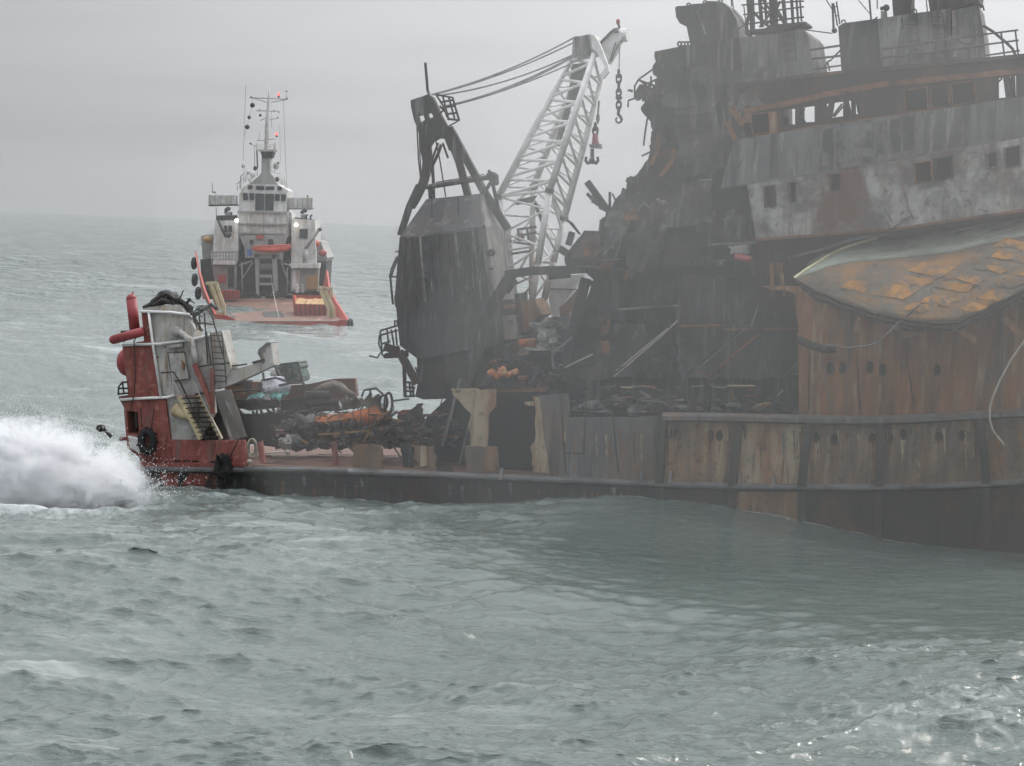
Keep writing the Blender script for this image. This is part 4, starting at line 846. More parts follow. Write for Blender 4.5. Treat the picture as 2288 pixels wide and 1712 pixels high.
for s in ('815,155 825,240 805,265', '910,110 905,90 925,75 945,95 945,115', '945,120 960,220 940,240', '285,205 290,180 310,178 325,205', '1500,40 1530,50 1540,95', '1530,225 1620,280 1740,380 1790,430 1815,485', '1310,340 1350,385 1400,390 1440,380 1470,325', '1405,400 1410,520', '1235,370 1240,570', '1195,380 1180,480'):
    m = MB(); m.tube([H(*p, 2.5) for p in q(a2, s)], 0.07 if s.startswith('1530') else 0.04, 6); m.build('bent_pipe', 'dark_metal', S)
for s in ('640,435 870,400 1240,345 1320,330 1530,305', '640,510 1100,460 1530,400', '10,440 270,402', '25,520 290,490', '40,610 295,575', '1530,305 1840,265', '1540,395 1845,355', '1550,490 1855,445', '1690,290 1720,495', '1815,270 1840,480', '160,540 180,625', '200,520 280,440', '130,595 165,545 200,525', '925,405 930,540', '880,410 895,540'):
    m = MB(); m.tube([H(*p, 2.1) for p in q(a2, s)], 0.055 if s[:3] in ('640', '10,', '25,') else 0.045, 5); m.build('guard_rail', 'dark_metal', S)
# floodlight on a bracket
m = MB(); m.ball(H(*a2(678, 70), 3.5), 0.17, seg=12, rings=8); m.ball(H(*a2(640, 75), 3.5), 0.1, seg=10, rings=6); m.build('floodlight', 'dark_metal', S, smooth=True)
m = MB(); m.plate(q(a2, '630,95 680,100 685,155 630,160'), 3.4, .3); m.build('floodlight_bracket', 'burnt_grey', S)
for s, r_ in (('205,30 215,250', .06), ('215,30 250,230', .04), ('240,15 270,215', .04), ('225,60 245,60', .03), ('232,140 260,140', .03), ('505,-300 545,175', .05), ('590,-300 600,80', .03), ('1010,-200 1045,140', .03), ('430,0 495,75 540,130', .02), ('150,0 220,110', .03), ('570,175 600,150', .04)):
    m = MB(); m.tube([H(*p, 3.6) for p in q(a2, s)], r_, 5); m.build('aerial', 'dark_metal', S)
for u, v in ((455, 28), (492, 72)):
    m = MB(); m.ball(H(*a2(u, v), 3.6), 0.04, seg=6, rings=4); m.build('insulator', 'dark_metal', S)
m = MB(); m.ball(H(*a2(222, 270), 3.2), 0.14, seg=8, rings=6); m.build('lamp', 'dark_metal', S)
# lattice mast on the centre house, going up out of the picture
LM = []
for s, r_ in (('1140,-200 1150,0 1160,130 1135,210 1140,290 1180,320', .10), ('1170,-200 1185,120 1190,310', .14), ('1235,-200 1265,150 1275,240', .10), ('1290,-200 1310,200', .07), ('1365,-200 1375,100 1380,250', .22), ('1440,-200 1480,215', .10), ('1520,-200 1545,205', .08), ('1560,-200 1590,200', .06), ('1590,-200 1620,190', .05)):
    m = MB(); m.tube([H(*p, 4.4) for p in q(a1, s)], r_, 7); m.build('mast_leg', 'soot_steel', S)
for s, r_ in (('1090,45 1640,10', .04), ('1105,130 1640,60', .04), ('1120,215 1640,150', .045), ('1190,100 1275,190 1340,240', .07), ('1360,100 1250,240', .06), ('1390,60 1480,210', .06), ('1430,10 1390,110', .06), ('1275,0 1360,110', .06), ('1340,130 1240,30', .05), ('1300,230 1370,150', .06), ('1110,45 1130,215', .03), ('1400,120 1470,215', .05)):
    m = MB(); m.tube([H(*p, 4.2) for p in q(a1, s)], r_, 6); m.build('mast_brace', 'soot_steel', S)
m = MB(); m.plate(q(a1, '1130,265 1290,250 1390,215 1655,190 1658,208 1530,240 1400,280 1150,280'), 3.2, 2.6); m.build('mast_platform', 'soot_steel', S)
for s in ('1010,0 1020,90', '1020,90 1120,225', '1065,255 1130,205', '1640,262 1891,295', '1000,0 1003,60'):
    m = MB(); m.tube([H(*p, 3.8) for p in q(a1, s)], 0.03, 5); m.build('stay_wire', 'dark_metal', S)
# ------------------------------------------------------------------ deck crane with lattice boom
random.seed(44)
crane = thing('deck_crane', 'burnt deck crane with black winch house and tall white lattice boom', 'crane', H(*c6(640, 1000), 5.0)); K = crane
def hull_mesh(pts):
    bm = bmesh.new()
    for p in pts: bm.verts.new(p)
    r_ = bmesh.ops.convex_hull(bm, input=bm.verts)
    for v in [v for v in bm.verts if not v.link_faces]: bm.verts.remove(v)
    bm.verts.index_update(); m = MB(); m.add([v.co.copy() for v in bm.verts], [tuple(v.index for v in f.verts) for f in bm.faces]); bm.free(); return m
D0, DT = 3.0, 5.0
fr = [c4(215, 1215), c4(770, 1140), c4(838, 1640), c6(890, 640), c6(350, 745), c6(225, 650), c6(190, 310)]
tp = [c4(390, 962), c4(748, 925)]
pts = [H(*p, D0) for p in fr] + [H(*p, D0) + HULL.n * DT for p in fr] + [H(*p, D0 + 2.0) for p in tp] + [H(*p, D0 + 2.0) + HULL.n * 1.6 for p in tp]
HO = hull_mesh(pts).build('winch_house', 'soot_plate', K)
a_, b_ = H(*c4(773, 1140), D0), H(*c4(840, 1630), D0); t_ = H(*c4(752, 928), D0 + 2.0)
m = MB(); m.prism([a_ + HULL.t * .03, t_ + HULL.t * .03, t_ + HULL.n * 1.6 + HULL.t * .03, a_ + HULL.n * DT + HULL.t * .03, b_ + HULL.n * (DT * .8) + HULL.t * .03, b_ + HULL.t * .03], HULL.t * 0.06); m.build('sunlit_panel', 'plate_silver', K, HO)  # sunlit side of the house, its brightness put into a paler plate
m = MB()
for p_, r_ in ((a_, b_), (a_, t_)): m.beam(p_ - HULL.n * .05, r_ - HULL.n * .05, 0.12, 0.12)
m.build('corner_trim', 'burnt_grey', K, HO)
m = MB(); m.beam(H(*c4(262, 1215), D0 - .06), H(*c4(768, 1152), D0 - .06), 0.1, 0.08); m.build('shoulder_trim', 'burnt_grey', K, HO)
for u0, u1 in ((290, 300), (420, 430), (560, 570), (690, 700)):
    m = MB(); m.beam(H(*c4(u0, 1205), D0 - .03), H(*c4(u1 + 30, 1690), D0 - .03), 0.07, 0.07); m.build('wall_seam', 'soot_steel', K, HO)
m = MB(); m.ball(H(*c4(815, 1312), D0 - .1), .25, .3, .2, 10, 6, .6, 2); m.build('lug', 'soot_steel', K, HO)
m = MB(); m.plate(q(c6, '340,720 640,690 880,640 900,900 700,950 720,1010 385,1020 330,1000 350,900'), 3.6, 4.4); m.build('pedestal', 'soot_steel', K)
# fittings on the house wall
for s in ('300,1290 780,1230', '260,1480 830,1420'):
    pp = q(c4, s); m = MB(); m.beam(H(*pp[0], D0 - .06), H(*pp[1], D0 - .06), .1, .12); m.build('wall_stiffener', 'soot_plate', K, HO)
for s in ('330,1230 345,1500 352,1690', '430,960 425,1210 440,1600', '600,950 610,1160 640,1640'):
    m = MB(); m.tube([H(*p, D0 - .08 if p[1] > 540 else D0 + .9) for p in q(c4, s)], .035, 5); m.build('wall_cable', 'soot_steel', K, HO)
m = MB(); m.plate(q(c4, '600,1380 690,1368 700,1540 612,1552'), D0 - .05, .08); m.build('hatch', 'soot_steel', K, HO)
m = MB(); m.tube([H(*p, D0 - .07) for p in q(c4, '597,1377 693,1365 703,1543 609,1555')], .03, 5, True); m.build('hatch_frame', 'soot_ash', K, HO)
for s in ('470,1300 540,1292 542,1330 472,1338', '300,1560 350,1555 352,1600 302,1605'):
    m = MB(); m.plate(q(c4, s), D0 - .14, .16); m.build('junction_box', 'soot_rust', K, HO)
for cs in ('240,1240 520,1210 540,1420 250,1460', '540,1460 800,1420 830,1640 560,1660'):
    m = MB(); m.sheet(q(c4, cs), (D0 - .05,) * 4, 14, 12, .06, .9, .03, 1); m.build('dented_skin', 'soot_plate', K, HO)
for k in range(10):
    t = k / 9; u0 = 235 + 520 * t; u1 = 262 + 562 * t; m = MB(); m.beam(H(*c4(u0, 1222 - 68 * t), D0 - .07), H(*c4(u1, 1640), D0 - .07), .1, .14, HULL.n); m.build('wall_rib', random.choice(['soot_steel', 'soot_plate', 'soot_ash']), K, HO)
for k in range(26):
    u, v = random.uniform(250, 780), random.uniform(1230, 1600); l_ = random.uniform(20, 90); w_ = random.uniform(4, 18)
    m = MB(); m.sheet(q(c4, f'{u},{v} {u + w_},{v - 2} {u + w_ + 4},{v + l_} {u + 4},{v + l_}'), (D0 - .035,) * 4, 3, 5, .01, 1, .01, 1.5); m.build('scorch_run', random.choice(['soot_ash', 'burnt_grey', 'soot_deep', 'soot_rust', 'soot_deep']), K, HO)
# A-frame
m = MB(); m.plate(jag(q(c4, '288,308 400,268 432,288 470,370 505,440 532,492 560,530 520,560 470,560 432,582 414,612 418,690 376,700 352,600 335,500 310,440 290,350'), 1.2, 12), 5.2, 0.4, [q(c4, '333,412 372,402 382,438 346,458'), q(c4, '394,396 424,388 438,418 408,434')]); m.build('frame_head', 'soot_steel', K)
for s, w_ in (('375,600 398,710 392,780 370,860 320,960 290,1010', .40), ('520,530 560,590 610,720 665,930 765,1110', .34), ('545,490 600,590 680,740 770,905 925,1150', .36), ('345,870 280,1010 222,1195', .3)):
    for dd in (5.3,):
        m = MB(); pp = [H(*p, dd) for p in q(c4, s)]
        for p_, r_ in zip(pp, pp[1:]): m.beam(p_, p_.lerp(r_, 1.03), w_, w_, HULL.n)
        m.build('frame_leg', 'soot_steel', K)
for s, r_ in (('490,600 470,660 432,740 438,850 440,960', .09), ('470,590 430,700', .06), ('455,575 480,700 520,945', .04), ('330,480 340,700 358,860', .04), ('345,520 350,680 362,850', .035), ('500,590 535,690', .06), ('520,570 548,640', .05), ('420,670 430,690 432,750', .05), ('400,880 420,890 430,1010', .16), ('385,60 400,240 420,300', .075)):
    m = MB(); m.tube([H(*p, 5.6) for p in q(c4, s)], r_, 6); m.build('frame_strut', 'soot_steel', K)
m = MB(); m.tube([H(*c4(415, 878), 4.9), H(*c4(800, 818), 4.9)], .13, 8); m.build('cross_tube', 'soot_steel', K)
m = MB(); m.tube([H(*c4(455, 850), 4.8), H(*c4(610, 825), 4.8), H(*c4(770, 798), 4.8), H(*c4(780, 815), 4.8)], .03, 5); m.build('cross_pipe', 'dark_metal', K)
m = MB(); m.plate(q(c4, '785,800 800,780 818,778 846,800 848,860 830,870 820,840 790,835'), 4.6, .7); m.build('sheave_block', 'soot_steel', K)
for s in ('825,835 785,905', '830,860 868,1030', '800,780 815,778'):
    m = MB(); m.tube([H(*p, 4.9) for p in q(c4, s)], .1, 6); m.build('frame_strut', 'soot_steel', K)
# basket at the head
for s in ('455,270 565,290 610,440 530,485 500,430', '455,270 500,340 530,420', '500,280 540,440', '540,290 580,435', '565,290 605,435', '490,320 575,305', '505,355 585,345', '525,400 595,390', '530,430 608,440', '480,345 530,400', '480,400 530,345'):
    m = MB(); m.tube([H(*p, 5.0) for p in q(c4, s)], .055, 5); m.build('basket_rail', 'soot_steel', K)
# ---------------- boom
CH = {'A': ([c5(692, 280), c5(215, 1190), c6(1015, 520)], 7.0), 'B': ([c5(838, 258), c5(545, 1150), c6(1105, 500)], 6.0), 'C': ([c5(893, 395), c5(790, 840), c6(1215, 330)], 8.2), 'D': ([c5(735, 345), c5(585, 880), c6(1130, 300)], 9.3)}
paths = {}
for k, (pp, dd) in CH.items():
    # straight upper length and a tapering foot section
    path = [H(*p, dd if i < 2 else 6.6 + (dd - 6.6) * .4) for i, p in enumerate(pp)]
    if k in 'CD':
        j = H(*(c5(640, 1330) if k == 'C' else c5(440, 1130)), dd); path = [path[0], j, path[2]]
    paths[k] = path
    m = MB(); m.tube([path[0], path[1]], .155, 10, r2=.185); m.build('boom_chord', 'crane_white', K, smooth=True)
    m = MB(); m.tube([path[1], path[1].lerp(path[2], .55)], .175, 10); m.build('boom_chord', 'crane_white', K, smooth=True)
    m = MB(); m.tube([path[1].lerp(path[2], .55), path[2]], .178, 10); m.build('boom_chord', 'crane_singed', K, smooth=True)
    m = MB(); m.tube([path[1] + (path[0] - path[1]).normalized() * .12, path[1] - (path[0] - path[1]).normalized() * .12], .24, 10); m.build('chord_flange', 'burnt_grey', K)
NB_ = 7
def brace(p, q_, r_=.062, mt='crane_white'):
    m = MB(); m.tube([p, q_], r_, 6); m.build('boom_brace', mt, K)
def node(k, t, low=False):
    a0, a1_, a2_3 = paths[k]; return a0.lerp(a1_, t) if not low else a1_.lerp(a2_3, t)
for fa, fb in (('A', 'B'), ('B', 'C'), ('C', 'D'), ('D', 'A')):
    for i in range(NB_):
        t0, tm, t1 = i / NB_, (i + .5) / NB_, (i + 1) / NB_
        brace(node(fa, t0 + .02), node(fb, tm), .078 if fa in 'AB' else .062); brace(node(fb, tm), node(fa, t1), .078 if fa in 'AB' else .062)
    brace(node(fa, 1), node(fb, 1), .075)
    for i in range(3):
        t0, tm, t1 = i / 3.6, (i + .5) / 3.6, (i + 1) / 3.6
        brace(node(fa, t0, True), node(fb, tm, True), .06, 'crane_white' if i < 2 else 'crane_singed'); brace(node(fb, tm, True), node(fa, t1, True), .06, 'crane_white' if i < 2 else 'crane_singed')
for s, dd in (('305,1215 465,1180 440,1225 330,1245', 8.0), ('455,1210 520,1380 500,1385 440,1240', 8.5)):
    m = MB(); m.plate(q(c5, s), dd, .08); m.build('gusset', 'burnt_grey', K)
for s in ('350,1400 460,1385', '360,1440 460,1420', '290,1480 420,1500', '300,1560 430,1540', '340,1395 350,1470', '400,1390 410,1470'):
    pp = q(c5, s); m = MB(); m.beam(H(*pp[0], 7.5), H(*pp[1], 7.5), .09, .12); m.build('catwalk_bar', 'burnt_grey', K)
m = MB(); m.ball(H(*c5(355, 1450), 8.0), .25, seg=8, rings=6); m.build('boom_lamp', 'float_red', K)
# head with sheaves and fly jib
m = MB(); m.plate(q(c5, '697,155 815,135 850,170 858,250 690,282'), 6.2, 2.2); HD = m.build('boom_head', 'plate_silver', K)
for s in ('705,150 730,148 740,270 715,275', '770,142 795,138 815,255 785,262'):
    m = MB(); m.plate(q(c5, s), 6.1, .12); m.build('sheave', 'burnt_grey', K, HD)
m = MB(); m.plate(q(c5, '812,138 835,140 868,190 925,335 931,380 892,426 878,395 905,350 850,250 820,225'), 5.8, .25); m.build('head_cheek', 'crane_white', K, HD)
m = MB(); m.plate(q(c5, '872,195 960,112 968,98 985,95 1008,122 1010,168 990,190 985,215 925,325 905,275'), 7.3, .9); JB = m.build('fly_jib', 'crane_white', K)
m = MB(); m.tube([H(*c5(1005, 140), 7.7), H(*c5(1052, 140), 7.7)], .36, 12); m.build('jib_sheave', 'crane_white', K, JB)
for s in ('975,190 930,330', '990,200 945,310'):
    m = MB(); m.tube([H(*p, 7.1) for p in q(c5, s)], .04, 5); m.build('jib_rail', 'burnt_grey', K, JB)
m = MB(); m.tube([H(*c5(875, 192), 7.2), H(*c5(940, 125), 7.2), H(*c5(970, 100), 7.2)], .07, 6); m.build('jib_edge', 'soot_rust', K, JB)
m = MB(); m.plate(q(c5, '958,100 985,92 990,120 965,125'), 7.1, .5); m.build('jib_cap', 'burnt_grey', K, JB)
m = MB(); m.tube([H(*c5(990, 60), 7.6), H(*c5(1002, 110), 7.6)], .06, 6); m.build('tip_rod', 'soot_rust', K, JB)
m = MB(); m.ball(H(*c5(990, 55), 7.6), .11, .11, .16, 8, 6); m.build('tip_lamp', 'float_red', K, JB)
m = MB(); m.plate(q(c5, '690,330 790,318 755,430 740,560 670,570 680,430'), 7.7, .3); m.build('boom_plate', 'burnt_grey', K)
m = MB(); m.tube([H(*c5(700, 440), 7.8), H(*c5(660, 640), 7.8), H(*c5(590, 860), 7.8)], .16, 8); m.build('boom_line', 'burnt_grey', K)
# luffing ropes from the A-frame to the boom head
for s0, s1 in (('425,270', '700,160'), ('432,272', '800,140'), ('500,272', '690,272'), ('520,345', '700,275'), ('480,360', '832,255'), ('580,330', '700,283')):
    p_, r_ = H(*q(c4, s0)[0], 5.4), H(*q(c5, s1)[0], 6.4); path = []
    for i in range(13):
        t = i / 12; path.append(p_.lerp(r_, t) - Z * (.28 * 4 * t * (1 - t)))
    m = MB(); m.tube(path, .042, 5); m.build('luffing_rope', 'cable_grey', K)
# black strut and beam wrapped round the foot
for s, w_, mt in (('1000,150 885,330 795,540 690,920', .5, 'soot_steel'), ('950,165 1130,140 1500,128', .42, 'soot_steel'), ('1250,180 1390,165', .3, 'soot_steel'), ('1020,200 960,290', .2, 'soot_steel'), ('1500,190 1440,430 1380,720 1350,860', .45, 'soot_steel'), ('640,880 520,1330', .14, 'burnt_grey'), ('700,1180 635,1470', .1, 'burnt_grey')):
    pp = [H(*p, 2.0 if s[0] != '1' or s.startswith('1000') else 2.6) for p in q(c6, s)]; m = MB()
    for p_, r_ in zip(pp, pp[1:]): m.beam(p_, p_.lerp(r_, 1.02), w_, w_, HULL.n)
    m.build('strut', mt, K)
# ladder cage and platforms on the left of the house
for s in ('195,10 215,5 225,30 205,60', '205,40 165,130 160,180 180,370', '215,50 180,130 165,185', '160,180 245,180', '155,160 175,370', '245,10 240,120', '90,550 105,720', '135,530 155,700', '90,548 205,515', '92,580 210,545', '100,690 220,655', '100,640 160,620', '165,540 185,650', '195,535 205,650', '190,475 190,520', '85,580 80,640 100,690 70,735 15,720', '205,475 210,520'):
    m = MB(); m.tube([H(*p, 3.6) for p in q(c6, s)], .05, 5); m.build('cage_rail', 'dark_metal', K)
m = MB(); m.plate(q(c6, '105,722 130,700 220,690 225,735 120,740'), 3.2, 1.6); m.build('platform', 'soot_steel', K)
m = MB(); m.plate(q(c6, '185,310 250,305 240,420 190,380'), 3.1, 1.2); m.build('cabinet', 'soot_steel', K)
m = MB(); pp = [H(*p, 3.3) for p in q(c6, '120,658 220,690 270,780 345,910')]
for p_, r_ in zip(pp, pp[1:]): m.beam(p_, r_, .4, .2, HULL.n)
m.build('strut', 'soot_rust', K)
for s in ('248,790 255,1000', '262,800 265,1000', '250,900 330,905', '255,935 330,940', '250,960 325,965', '255,1000 330,995', '290,900 300,1000', '310,900 318,1000', '330,800 345,830 340,860 350,900'):
    m = MB(); m.tube([H(*p, 4.0) for p in q(c6, s)], .06, 5); m.build('cage_rail', 'dark_metal', K)
m = MB(); m.tube([H(*c6(170, 1030), 4.5), H(*c6(290, 1015), 4.5)], .05, 5); m.build('cage_rail', 'dark_metal', K)
# foot of the boom, burnt boxes
for s, dd, tt, mt in (('905,450 1010,440 1030,600 915,615', 4.6, 2.0, 'crane_singed'), ('930,375 1015,378 1010,400 935,398', 4.5, 2.0, 'rust_orange'), ('930,410 1010,405 1012,450 925,450', 4.7, 2.0, 'soot_deep'), ('1055,350 1150,330 1190,440 1120,500 1090,560 1050,560', 5.2, 2.4, 'rust_orange'), ('1010,300 1050,290 1060,580 1030,590', 5.0, 1.5, 'soot_rust'), ('960,470 990,480 1003,505 975,512', 4.4, .1, 'strake_grey'), ('925,640 985,635 985,760 930,770', 4.8, 2.0, 'burnt_grey'), ('980,635 1040,625 1045,720 985,740', 5.0, 2.0, 'rust_beam'), ('895,770 1290,700 1330,900 1200,960 900,960', 4.2, 4.0, 'soot_deep')):
    m = MB(); m.plate(q(c6, s), dd, tt); m.build('foot_block', mt, K)
# hoist hooks: each hangs free
def link(m, c, h, w_, r_, turn):
    ax = HULL.t if turn else HULL.n
    m.tube([c + Z * (h * .5 * math.sin(6.2832 * k / 14)) + ax * (w_ * .5 * math.cos(6.2832 * k / 14)) for k in range(14)], r_, 6, True)
P0 = H(*c5(1000, 190), 7.7)
hk = thing('chain_hook', 'black chain ending in an open hook below the white jib tip', 'hook', H(*c5(993, 715), 7.7))
m = MB(); m.tube([P0, H(*c5(996, 370), 7.7)], .03, 5); m.build('wire', 'cable_grey', hk)
m = MB()
for i, v in enumerate((385, 425, 475, 515, 555, 595, 628)):
    link(m, H(*c5(994, v), 7.7), (.30, .5, .55, .4, .4, .45, .35)[i], .24, .055, i % 2)
m.build('chain', 'soot_deep', hk)
for v in (408, 548):
    m = MB(); m.tube([H(*c5(976, v), 7.7), H(*c5(1014, v), 7.7)], .09, 8); m.build('shackle_pin', 'soot_deep', hk)
m = MB(); m.tube([H(*p, 7.7) for p in q(c5, '993,640 990,655 1005,670 1014,688 1008,704 993,712 978,702 976,684 986,676')], .085, 8, r2=.04); m.build('hook', 'soot_deep', hk, smooth=True)
hb = thing('hook_block', 'rusty red hook block with double hook hanging beside the boom', 'hook', H(*c5(820, 985), 6.4))
m = MB(); m.tube([H(*c5(866, 570), 7.0), H(*c5(856, 690), 6.4)], .05, 5); m.build('wire', 'dark_metal', hb)
m = MB(); m.plate(q(c5, '848,660 865,655 866,690 855,718 846,690'), 6.3, .2); m.build('swivel', 'burnt_grey', hb)
m = MB()
for i, v in enumerate((735, 762)): link(m, H(*c5(842, v), 6.4), .4, .26, .06, i % 2)
m.build('chain', 'soot_deep', hb)
m = MB(); m.plate(q(c5, '826,782 848,778 856,850 818,850'), 6.2, .4); m.build('block_cheek', 'float_red', hb)
m = MB(); m.plate(q(c5, '802,850 868,845 872,878 806,872'), 6.1, .6); m.build('block_frame', 'burnt_grey', hb)
m = MB(); m.tube([H(*c5(822, 878), 6.4), H(*c5(822, 940), 6.4)], .1, 8); m.build('hook_shank', 'soot_rust', hb)
m = MB()
for s in (-1, 1): m.tube([H(*c5(820 + s * u, v), 6.4) for u, v in ((0, 945), (12, 968), (28, 972), (40, 955), (38, 932), (30, 938))], .12, 8, r2=.05)
m.build('hook', 'soot_deep', hb, smooth=True)
# white hull-side plate and rusted plate seen past the boom foot
m = MB(); m.plate(q(c6, '1238,180 1480,163 1330,392 1322,452 1262,445 1240,300'), 9.0, .6); wp = m.build('deck_locker', 'crane_white', S)
m = MB(); m.beam(H(*c6(1250, 262), 8.95), H(*c6(1440, 268), 8.95), .05, .08); m.build('seam', 'burnt_grey', S, wp)
m = MB(); m.plate(q(c6, '1318,388 1340,375 1500,205 1500,330 1455,457 1322,457'), 6.5, .3); m.build('rusted_plate', 'rust_orange', S)
# ------------------------------------------------------------------ loose things on the burnt ship
random.seed(55)
def cyl(m, a, b, r_, seg=14, dome=0.0):
    ax = (b - a); L_ = ax.length; t = ax.normalized(); path = [a]; 
    m.tube([a, b], r_, seg)
    if dome: m.ball(b, r_, r_, r_, seg, 8)
    return m
m = MB(); cyl(m, H(*c2(998, 395), 2.0), H(*c2(972, 160), 2.0), .28, 14, 1); m.tube([H(*c2(971, 140), 2.0), H(*c2(985, 108), 2.0)], .05, 5)
single(m, 'pipe_float', 'float_red', 'tall red round topped cylinder standing upright at the stern', 'float', smooth=True)
m = MB(); cyl(m, H(*c2(1060, 400), -.1), H(*c2(840, 460), -.1), .235, 14, 1); single(m, 'pipe_float', 'float_red', 'red cylinder lying level across the stern, its round end overhanging', 'float', smooth=True)
m = MB(); c = H(*c2(945, 625), 1.2); m.ball(c, .58, .7, .74, 18, 12); single(m, 'round_float', 'float_red', 'round red float hanging on the stern plating below the cylinders', 'float', smooth=True)
def tyre(px, py, d, rx, ry, label, dz=0):
    ro = thing('tyre_fender', label, 'tyre', H(px, py, d) - Z * ry, 'tyres hung on the ship side')
    pts = [H(px, py, d) + HULL.t * rx * math.cos(6.2832 * k / 22) + Z * ry * math.sin(6.2832 * k / 22) for k in range(22)]
    m = MB(); m.tube(pts, .2, 10, True); m.build('tyre', 'rubber', ro, smooth=True)
    for k in range(0, 22, 2): p = pts[k]; m = MB(); m.box(p + (p - H(px, py, d)).normalized() * .19, .09, .3, .09); m.build('tread', 'rubber', ro)
    return ro
tyre(*c2(1088, 1212), -.15, .32, .50, 'black tyre hung on ropes against the red stern side')
tyre(*c2(1650, 1400), -.35, .28, .45, 'dark wet tyre hanging at the rail over the low hull side')
m = MB(); m.sheet(q(c2, '1600,1340 1690,1320 1720,1500 1610,1510'), (-.5,) * 4, 8, 8, .2, 2.0, .1, 5); single(m, 'weed_tangle', 'soot_deep', 'black tangle of net hanging over the low hull side', 'net')
# crate of green netting: frame and load
p = [q(c3, '600,265 780,240 815,385 655,400')]
ro = thing('net_crate', 'wire crate full of green netting behind the white gantry arm', 'crate', H(*c3(720, 400), 8.0))
m = MB(); m.sheet(p[0], (7.6,) * 4, 10, 8, .12, 1.5, 1.3, 2); m.build('netting', 'net_green', ro)
for a_, b_ in ((0, 1), (1, 2), (2, 3), (3, 0)):
    m = MB(); m.beam(H(*p[0][a_], 7.4), H(*p[0][b_], 7.4), .09, .09); m.build('crate_bar', 'dark_metal', ro)
for t in (.33, .66):
    a_ = [p[0][0][i] + (p[0][1][i] - p[0][0][i]) * t for i in (0, 1)]; b_ = [p[0][3][i] + (p[0][2][i] - p[0][3][i]) * t for i in (0, 1)]
    m = MB(); m.beam(H(*a_, 7.4), H(*b_, 7.4), .07, .07); m.build('crate_bar', 'dark_metal', ro)
m = MB(); m.ball(H(*c3(612, 420), 7.0), .72, .6, .50, 18, 12, .35, 2.2); single(m, 'net_bag', 'net_white', 'bulging white bag of netting on the dark guard rail', 'bag', smooth=True)
m = MB(); m.ball(H(*c3(606, 335), 7.6), .28, .3, .36, 12, 8, .3, 2.2); single(m, 'sack', 'ash_wool', 'small grey white sack behind the white net bag', 'sack', smooth=True)
m = MB(); m.sheet(q(c3, '470,470 690,480 660,520 380,530'), (6.6, 6.6, 6.2, 6.2), 14, 5, .3, 2.0, .05, 3); single(m, 'tarpaulin', 'tarp_teal', 'teal green tarpaulin spilling below the white net bag', 'tarpaulin')
for s in ('380,515 400,545', '530,520 560,490 545,535', '590,500 640,490 630,515'):
    pp = q(c3, s)
m = MB(); m.sheet(q(c3, '520,505 565,485 560,535 530,530'), (6.1,) * 4, 5, 5, .15, 2, .03, 2); single(m, 'rag', 'net_white', 'white rag hanging off the teal tarpaulin', 'rag')
m = MB(); m.tube([H(*p_, 6.4) for p_ in q(c3, '915,470 970,440 1050,425 1110,440 1160,480 1215,510')], .22, 10); single(m, 'suction_hose', 'hose_brown', 'thick brown hose lying in front over the far bulwark', 'hose', smooth=True)
m = MB(); m.tube([H(*p_, 7.0) for p_ in q(c3, '990,425 1050,408 1100,420 1145,450')], .2, 10); single(m, 'suction_hose', 'hose_brown', 'thick brown hose humped behind the other hose', 'hose', smooth=True)
# orange survival boat lying burnt on deck
ro = thing('survival_boat', 'scorched orange survival boat under a charred frame on the deck', 'boat', H(*c3(1200, 780), 4.5))
P_ = []
secs = ((925, 690, 22, 30), (960, 690, 30, 42), (1060, 690, 38, 52), (1170, 685, 45, 60), (1290, 672, 56, 78), (1380, 660, 60, 86), (1440, 662, 52, 76), (1485, 672, 34, 50), (1502, 676, 10, 18))
for u, v, r1, r2 in secs:
    c = H(*c3(u, v), 4.5); k_ = 1 / 3.456 / 44; row = []
    for j in range(15):
        a_ = 6.2832 * j / 14; row.append(c + HULL.n * (r1 * 2.2 * k_ * math.cos(a_)) + Z * (r2 * k_ * math.sin(a_)))
    P_.append(row)
m = MB(); nr = len(P_)
vs_ = [p_ for r_ in P_ for p_ in r_[:14]]; fs_ = [(i * 14 + j, i * 14 + (j + 1) % 14, (i + 1) * 14 + (j + 1) % 14, (i + 1) * 14 + j) for i in range(nr - 1) for j in range(14)] + [tuple(range(14)), tuple(range((nr - 1) * 14, nr * 14))]
m.add(vs_, fs_); bo = m.build('boat_hull', 'boat_orange', ro, smooth=True)
m = MB(); m.tube([H(*p_, 3.9) for p_ in q(c3, '930,700 1060,690 1180,668 1300,650')], .07, 6); m.build('rubbing_band', 'buoy_orange', ro, bo)
m = MB(); m.sheet(q(c3, '935,705 1265,695 1265,765 940,775'), (3.7,) * 4, 12, 4, .12, 1.5, .06, 3); m.build('scorched_side', 'soot_rust', ro, bo)
for k in range(7):
    m = MB(); u = 960 + k * 46; m.ball(H(*c3(u, 728 + random.uniform(-6, 6)), 3.6), .16, .16, .2, 8, 6, .4, 2); m.build('charred_block', 'soot_steel', ro)
m = MB(); m.sheet(q(c3, '1100,545 1410,500 1420,575 1110,610'), (4.3,) * 4, 14, 6, .25, 1.6, .3, 4); m.build('charred_cover', 'hose_brown', ro)
for s in ('1272,505 1292,455 1382,442 1452,500', '1335,450 1345,505', '1382,442 1395,450'):
    m = MB(); m.tube([H(*p_, 4.2) for p_ in q(c3, s)], .06, 6); m.build('frame_bar', 'soot_steel', ro)
for c_, w_ in (((1440, 552), (.42, .55)), ((1478, 560), (.42, .8))):
    m = MB(); c = H(*c3(*c_), 4.0); m.tube([c + HULL.t * w_[0] * .5 * math.cos(6.2832 * k / 18) + Z * w_[1] * .7 * math.sin(6.2832 * k / 18) for k in range(18)], .07, 6, True); m.build('hoop', 'soot_steel', ro)
